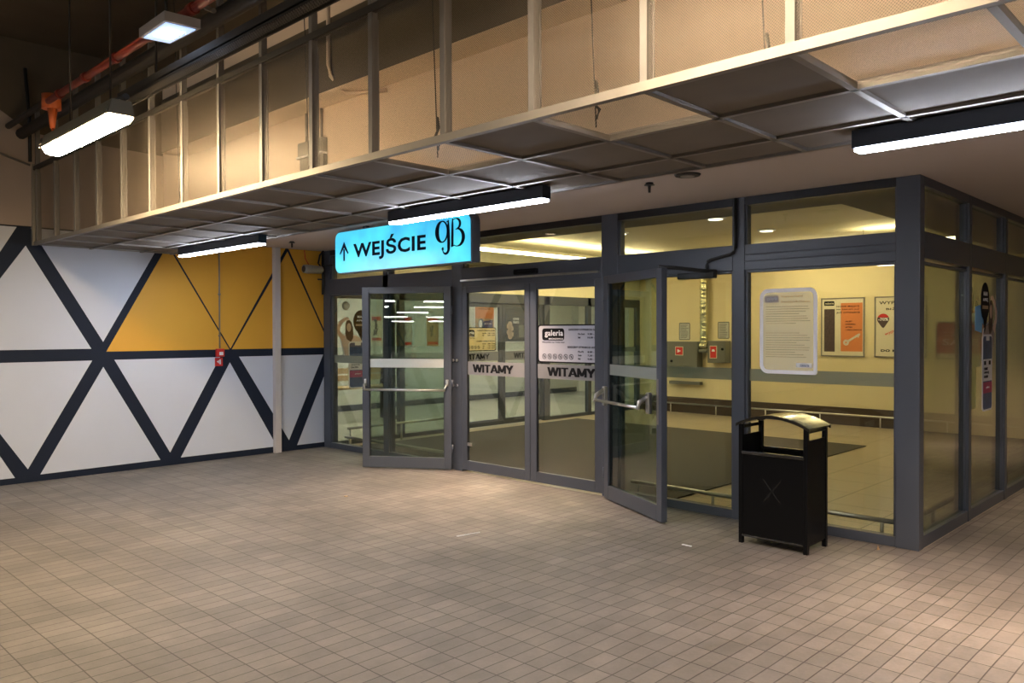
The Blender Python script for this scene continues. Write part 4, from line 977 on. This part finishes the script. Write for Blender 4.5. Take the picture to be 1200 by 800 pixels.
# ------------------------------------------------------------------ mall beyond
for (a, b, z0, z1, lb, fm) in ((6.67, 7.29, 1.40, 2.22, 'orange and cream poster on the mall wall behind the inner doors', M['tan']), (7.66, 8.40, 1.36, 2.22, 'dark poster with a plate of food on the mall wall', M['frame']),
                               (3.70, 4.00, 1.38, 1.96, 'red-edged poster on the mall wall nearest the front', M['cream']), (4.42, 4.80, 1.28, 1.96, 'pale poster with red dots on the mall wall', M['paper_grey']), (5.2, 5.55, 1.28, 1.95, 'brown poster on the mall wall, third from the front', M['tan'])):
    e = poster(ML, a, b, z0, z1, 'wall_poster', lb, fm)
    if a > 6 and a < 7:
        mb = MB(); ML.box(mb, a, b, z0+.62*(z1-z0), z1, N_, N_+.001); mb.build('orange_field', M['orange'], e)
        mb = MB(); ML.shape(mb, [(a+.20+.09*math.cos(t), z0+.38+.13*math.sin(t)) for t in [2*PI*k/16 for k in range(16)]], N_+.0012, .001); ML.shape(mb, [(a+.22, z0+.3), (b-.04, z0+.26), (b-.04, z0+.48), (a+.3, z0+.45)], N_+.0012, .001); mb.build('blob', M['blue_print'], e)
        mb = MB(); ML.shape(mb, [(a+.18+.055*math.cos(t), z0+.38+.10*math.sin(t)) for t in [2*PI*k/16 for k in range(16)]], N_+.0025, .001); mb.build('portrait', M['white'], e)
        text(ML, 'nowość', a+.12, z1-.10, b-.12, z1-.04, N_+.002, M['ink'], e); text(ML, 'już u nas', a+.30, z0+.36, b-.08, z0+.42, N_+.0025, M['white'], e)
    elif a > 7:
        mb = MB()
        for k in range(7): mb.tube([ML.p(a+.18+.05*math.sin(k*2.1), z0+.12+.05*k, .011), ML.p(a+.18+.05*math.sin(k*2.1), z0+.12+.05*k, .03)], .07, 10)
        mb.build('food_picture', M['skin'], e)
        text(ML, 'nowe', a+.3, z0+.52, a+.5, z0+.58, N_+.001, M['white'], e, bold=.02); text(ML, 'menu', a+.3, z0+.44, a+.5, z0+.50, N_+.001, M['white'], e, bold=.02)
        mb = MB(); ML.box(mb, a+.5, b-.02, z0+.1, z0+.4, N_, N_+.001); mb.build('grey_panel', M['speaker'], e)
    else:
        mb = MB(); ML.box(mb, a+.03, b-.03, z1-.12, z1-.04, N_, N_+.001); ML.box(mb, a+.03, b-.03, z0+.04, z0+.10, N_, N_+.001); mb.build('print_bars', M['red'], e)
        mb = MB()
        for k in range(6): mb.tube([ML.p(a+.08+.12*random.random(), z0+.15+.35*random.random(), .010), ML.p(a+.08+.1*random.random(), z0+.15+.35*random.random(), .012)], .02, 8)
        mb.build('print_dots', M['ink_grey'], e)
be = empty('bench', (-2.2, 2.0, 0)); tag(be, 'slatted wooden bench in the bright mall behind the far left pane', 'bench')
for k in range(3):
    MB().box(-2.5+.17*k, -2.36+.17*k, 1.0, 3.1, .60, .635, bev=.004).build('seat_slat', M['wood'], be)
for k in range(2):
    MB().box(-2.56, -2.53, 1.0, 3.1, .72+.13*k, .82+.13*k, bev=.004).build('back_slat', M['wood'], be)
for yy in (1.2, 2.9):
    MB().box(-2.5, -2.0, yy-.03, yy+.03, .0, .06).box(-2.28, -2.22, yy-.03, yy+.03, .06, .60).box(-2.56, -2.53, yy-.03, yy+.03, .0, .95).build('leg', M['frame_dark'], be)
tag(MB().tube([ML.p(3.10, 2.13, .0), ML.p(3.10, 2.13, .06)], [.09, .06], 14).build('wall_speaker', M['speaker']), 'small oval grey wall speaker high on the white mall wall', 'speaker')
struct('baseboard_mall', ML.box(MB(), .13, 10.4, 0, .12, .001, .012), M['frame'])
for i, (x_, y_) in enumerate(((-2, 1.6), (-2, 4.6), (-2, 7.6))):
    e = empty('mall_ceiling_panel', (x_, y_, 2.95)); tag(e, 'square bright panel light in the mall ceiling beyond the inner doors', 'ceiling light', 'panel lights in the mall ceiling')
    MB().box(x_-.62, x_+.62, y_-.32, y_+.32, 2.92, 2.9495, bev=.004).build('frame', M['white'], e)
    MB().box(x_-.6, x_+.6, y_-.3, y_+.3, 2.912, 2.9195).build('diffuser', M['e_mall'], e)

# ------------------------------------------------------------------ car park lamps behind the viewer (seen as reflections in the glass)
def park_lamp(x, y, along_x, warm):
    e = empty('park_lamp', (x, y, 3.35)); tag(e, 'long tube lamp hanging over the car park behind the viewer', 'lamp', 'tube lamps over the car park')
    dx, dy = (.75, .07) if along_x else (.07, .75)
    MB().box(x-dx, x+dx, y-dy, y+dy, 3.35, 3.40, bev=.006).build('housing', M['tube_body'], e)
    MB().box(x-dx*.97, x+dx*.97, y-dy*.85, y+dy*.85, 3.325, 3.3495).build('diffuser', M['e_park' if warm else 'e_park_cool'], e)
    return e
for j, yy in enumerate((-8.5, -12, -16, -21)):
    for i in range(5): park_lamp(2.5+4.6*i, yy, True, (i+j) % 3 != 0)
for j, yy in enumerate((-3.2, 2.5, 7.5, 12.5)):
    for i in range(2): park_lamp(14.2+5.2*i, yy, False, (i+j) % 2 == 0)

def far_lamp(x, y, z):
    e = empty('far_park_lamp', (x, y, z)); tag(e, 'long white tube lamp far back in the car park', 'lamp', 'tube lamps far back in the car park')
    MB().box(x-.9, x+.9, y-.06, y+.06, z, z+.05, bev=.006).build('housing', M['tube_body'], e)
    MB().box(x-.88, x+.88, y-.09, y+.09, z-.05, z-.0005).build('diffuser', M['e_far'], e)
M['e_far'] = emit('far_tube', (1, .97, .92), 30)
for j, yy in enumerate((-25, -29, -35, -42, -54)):
    for i in range(8): far_lamp(4.5+3.1*i+.7*j, yy, 2.95-.12*j)
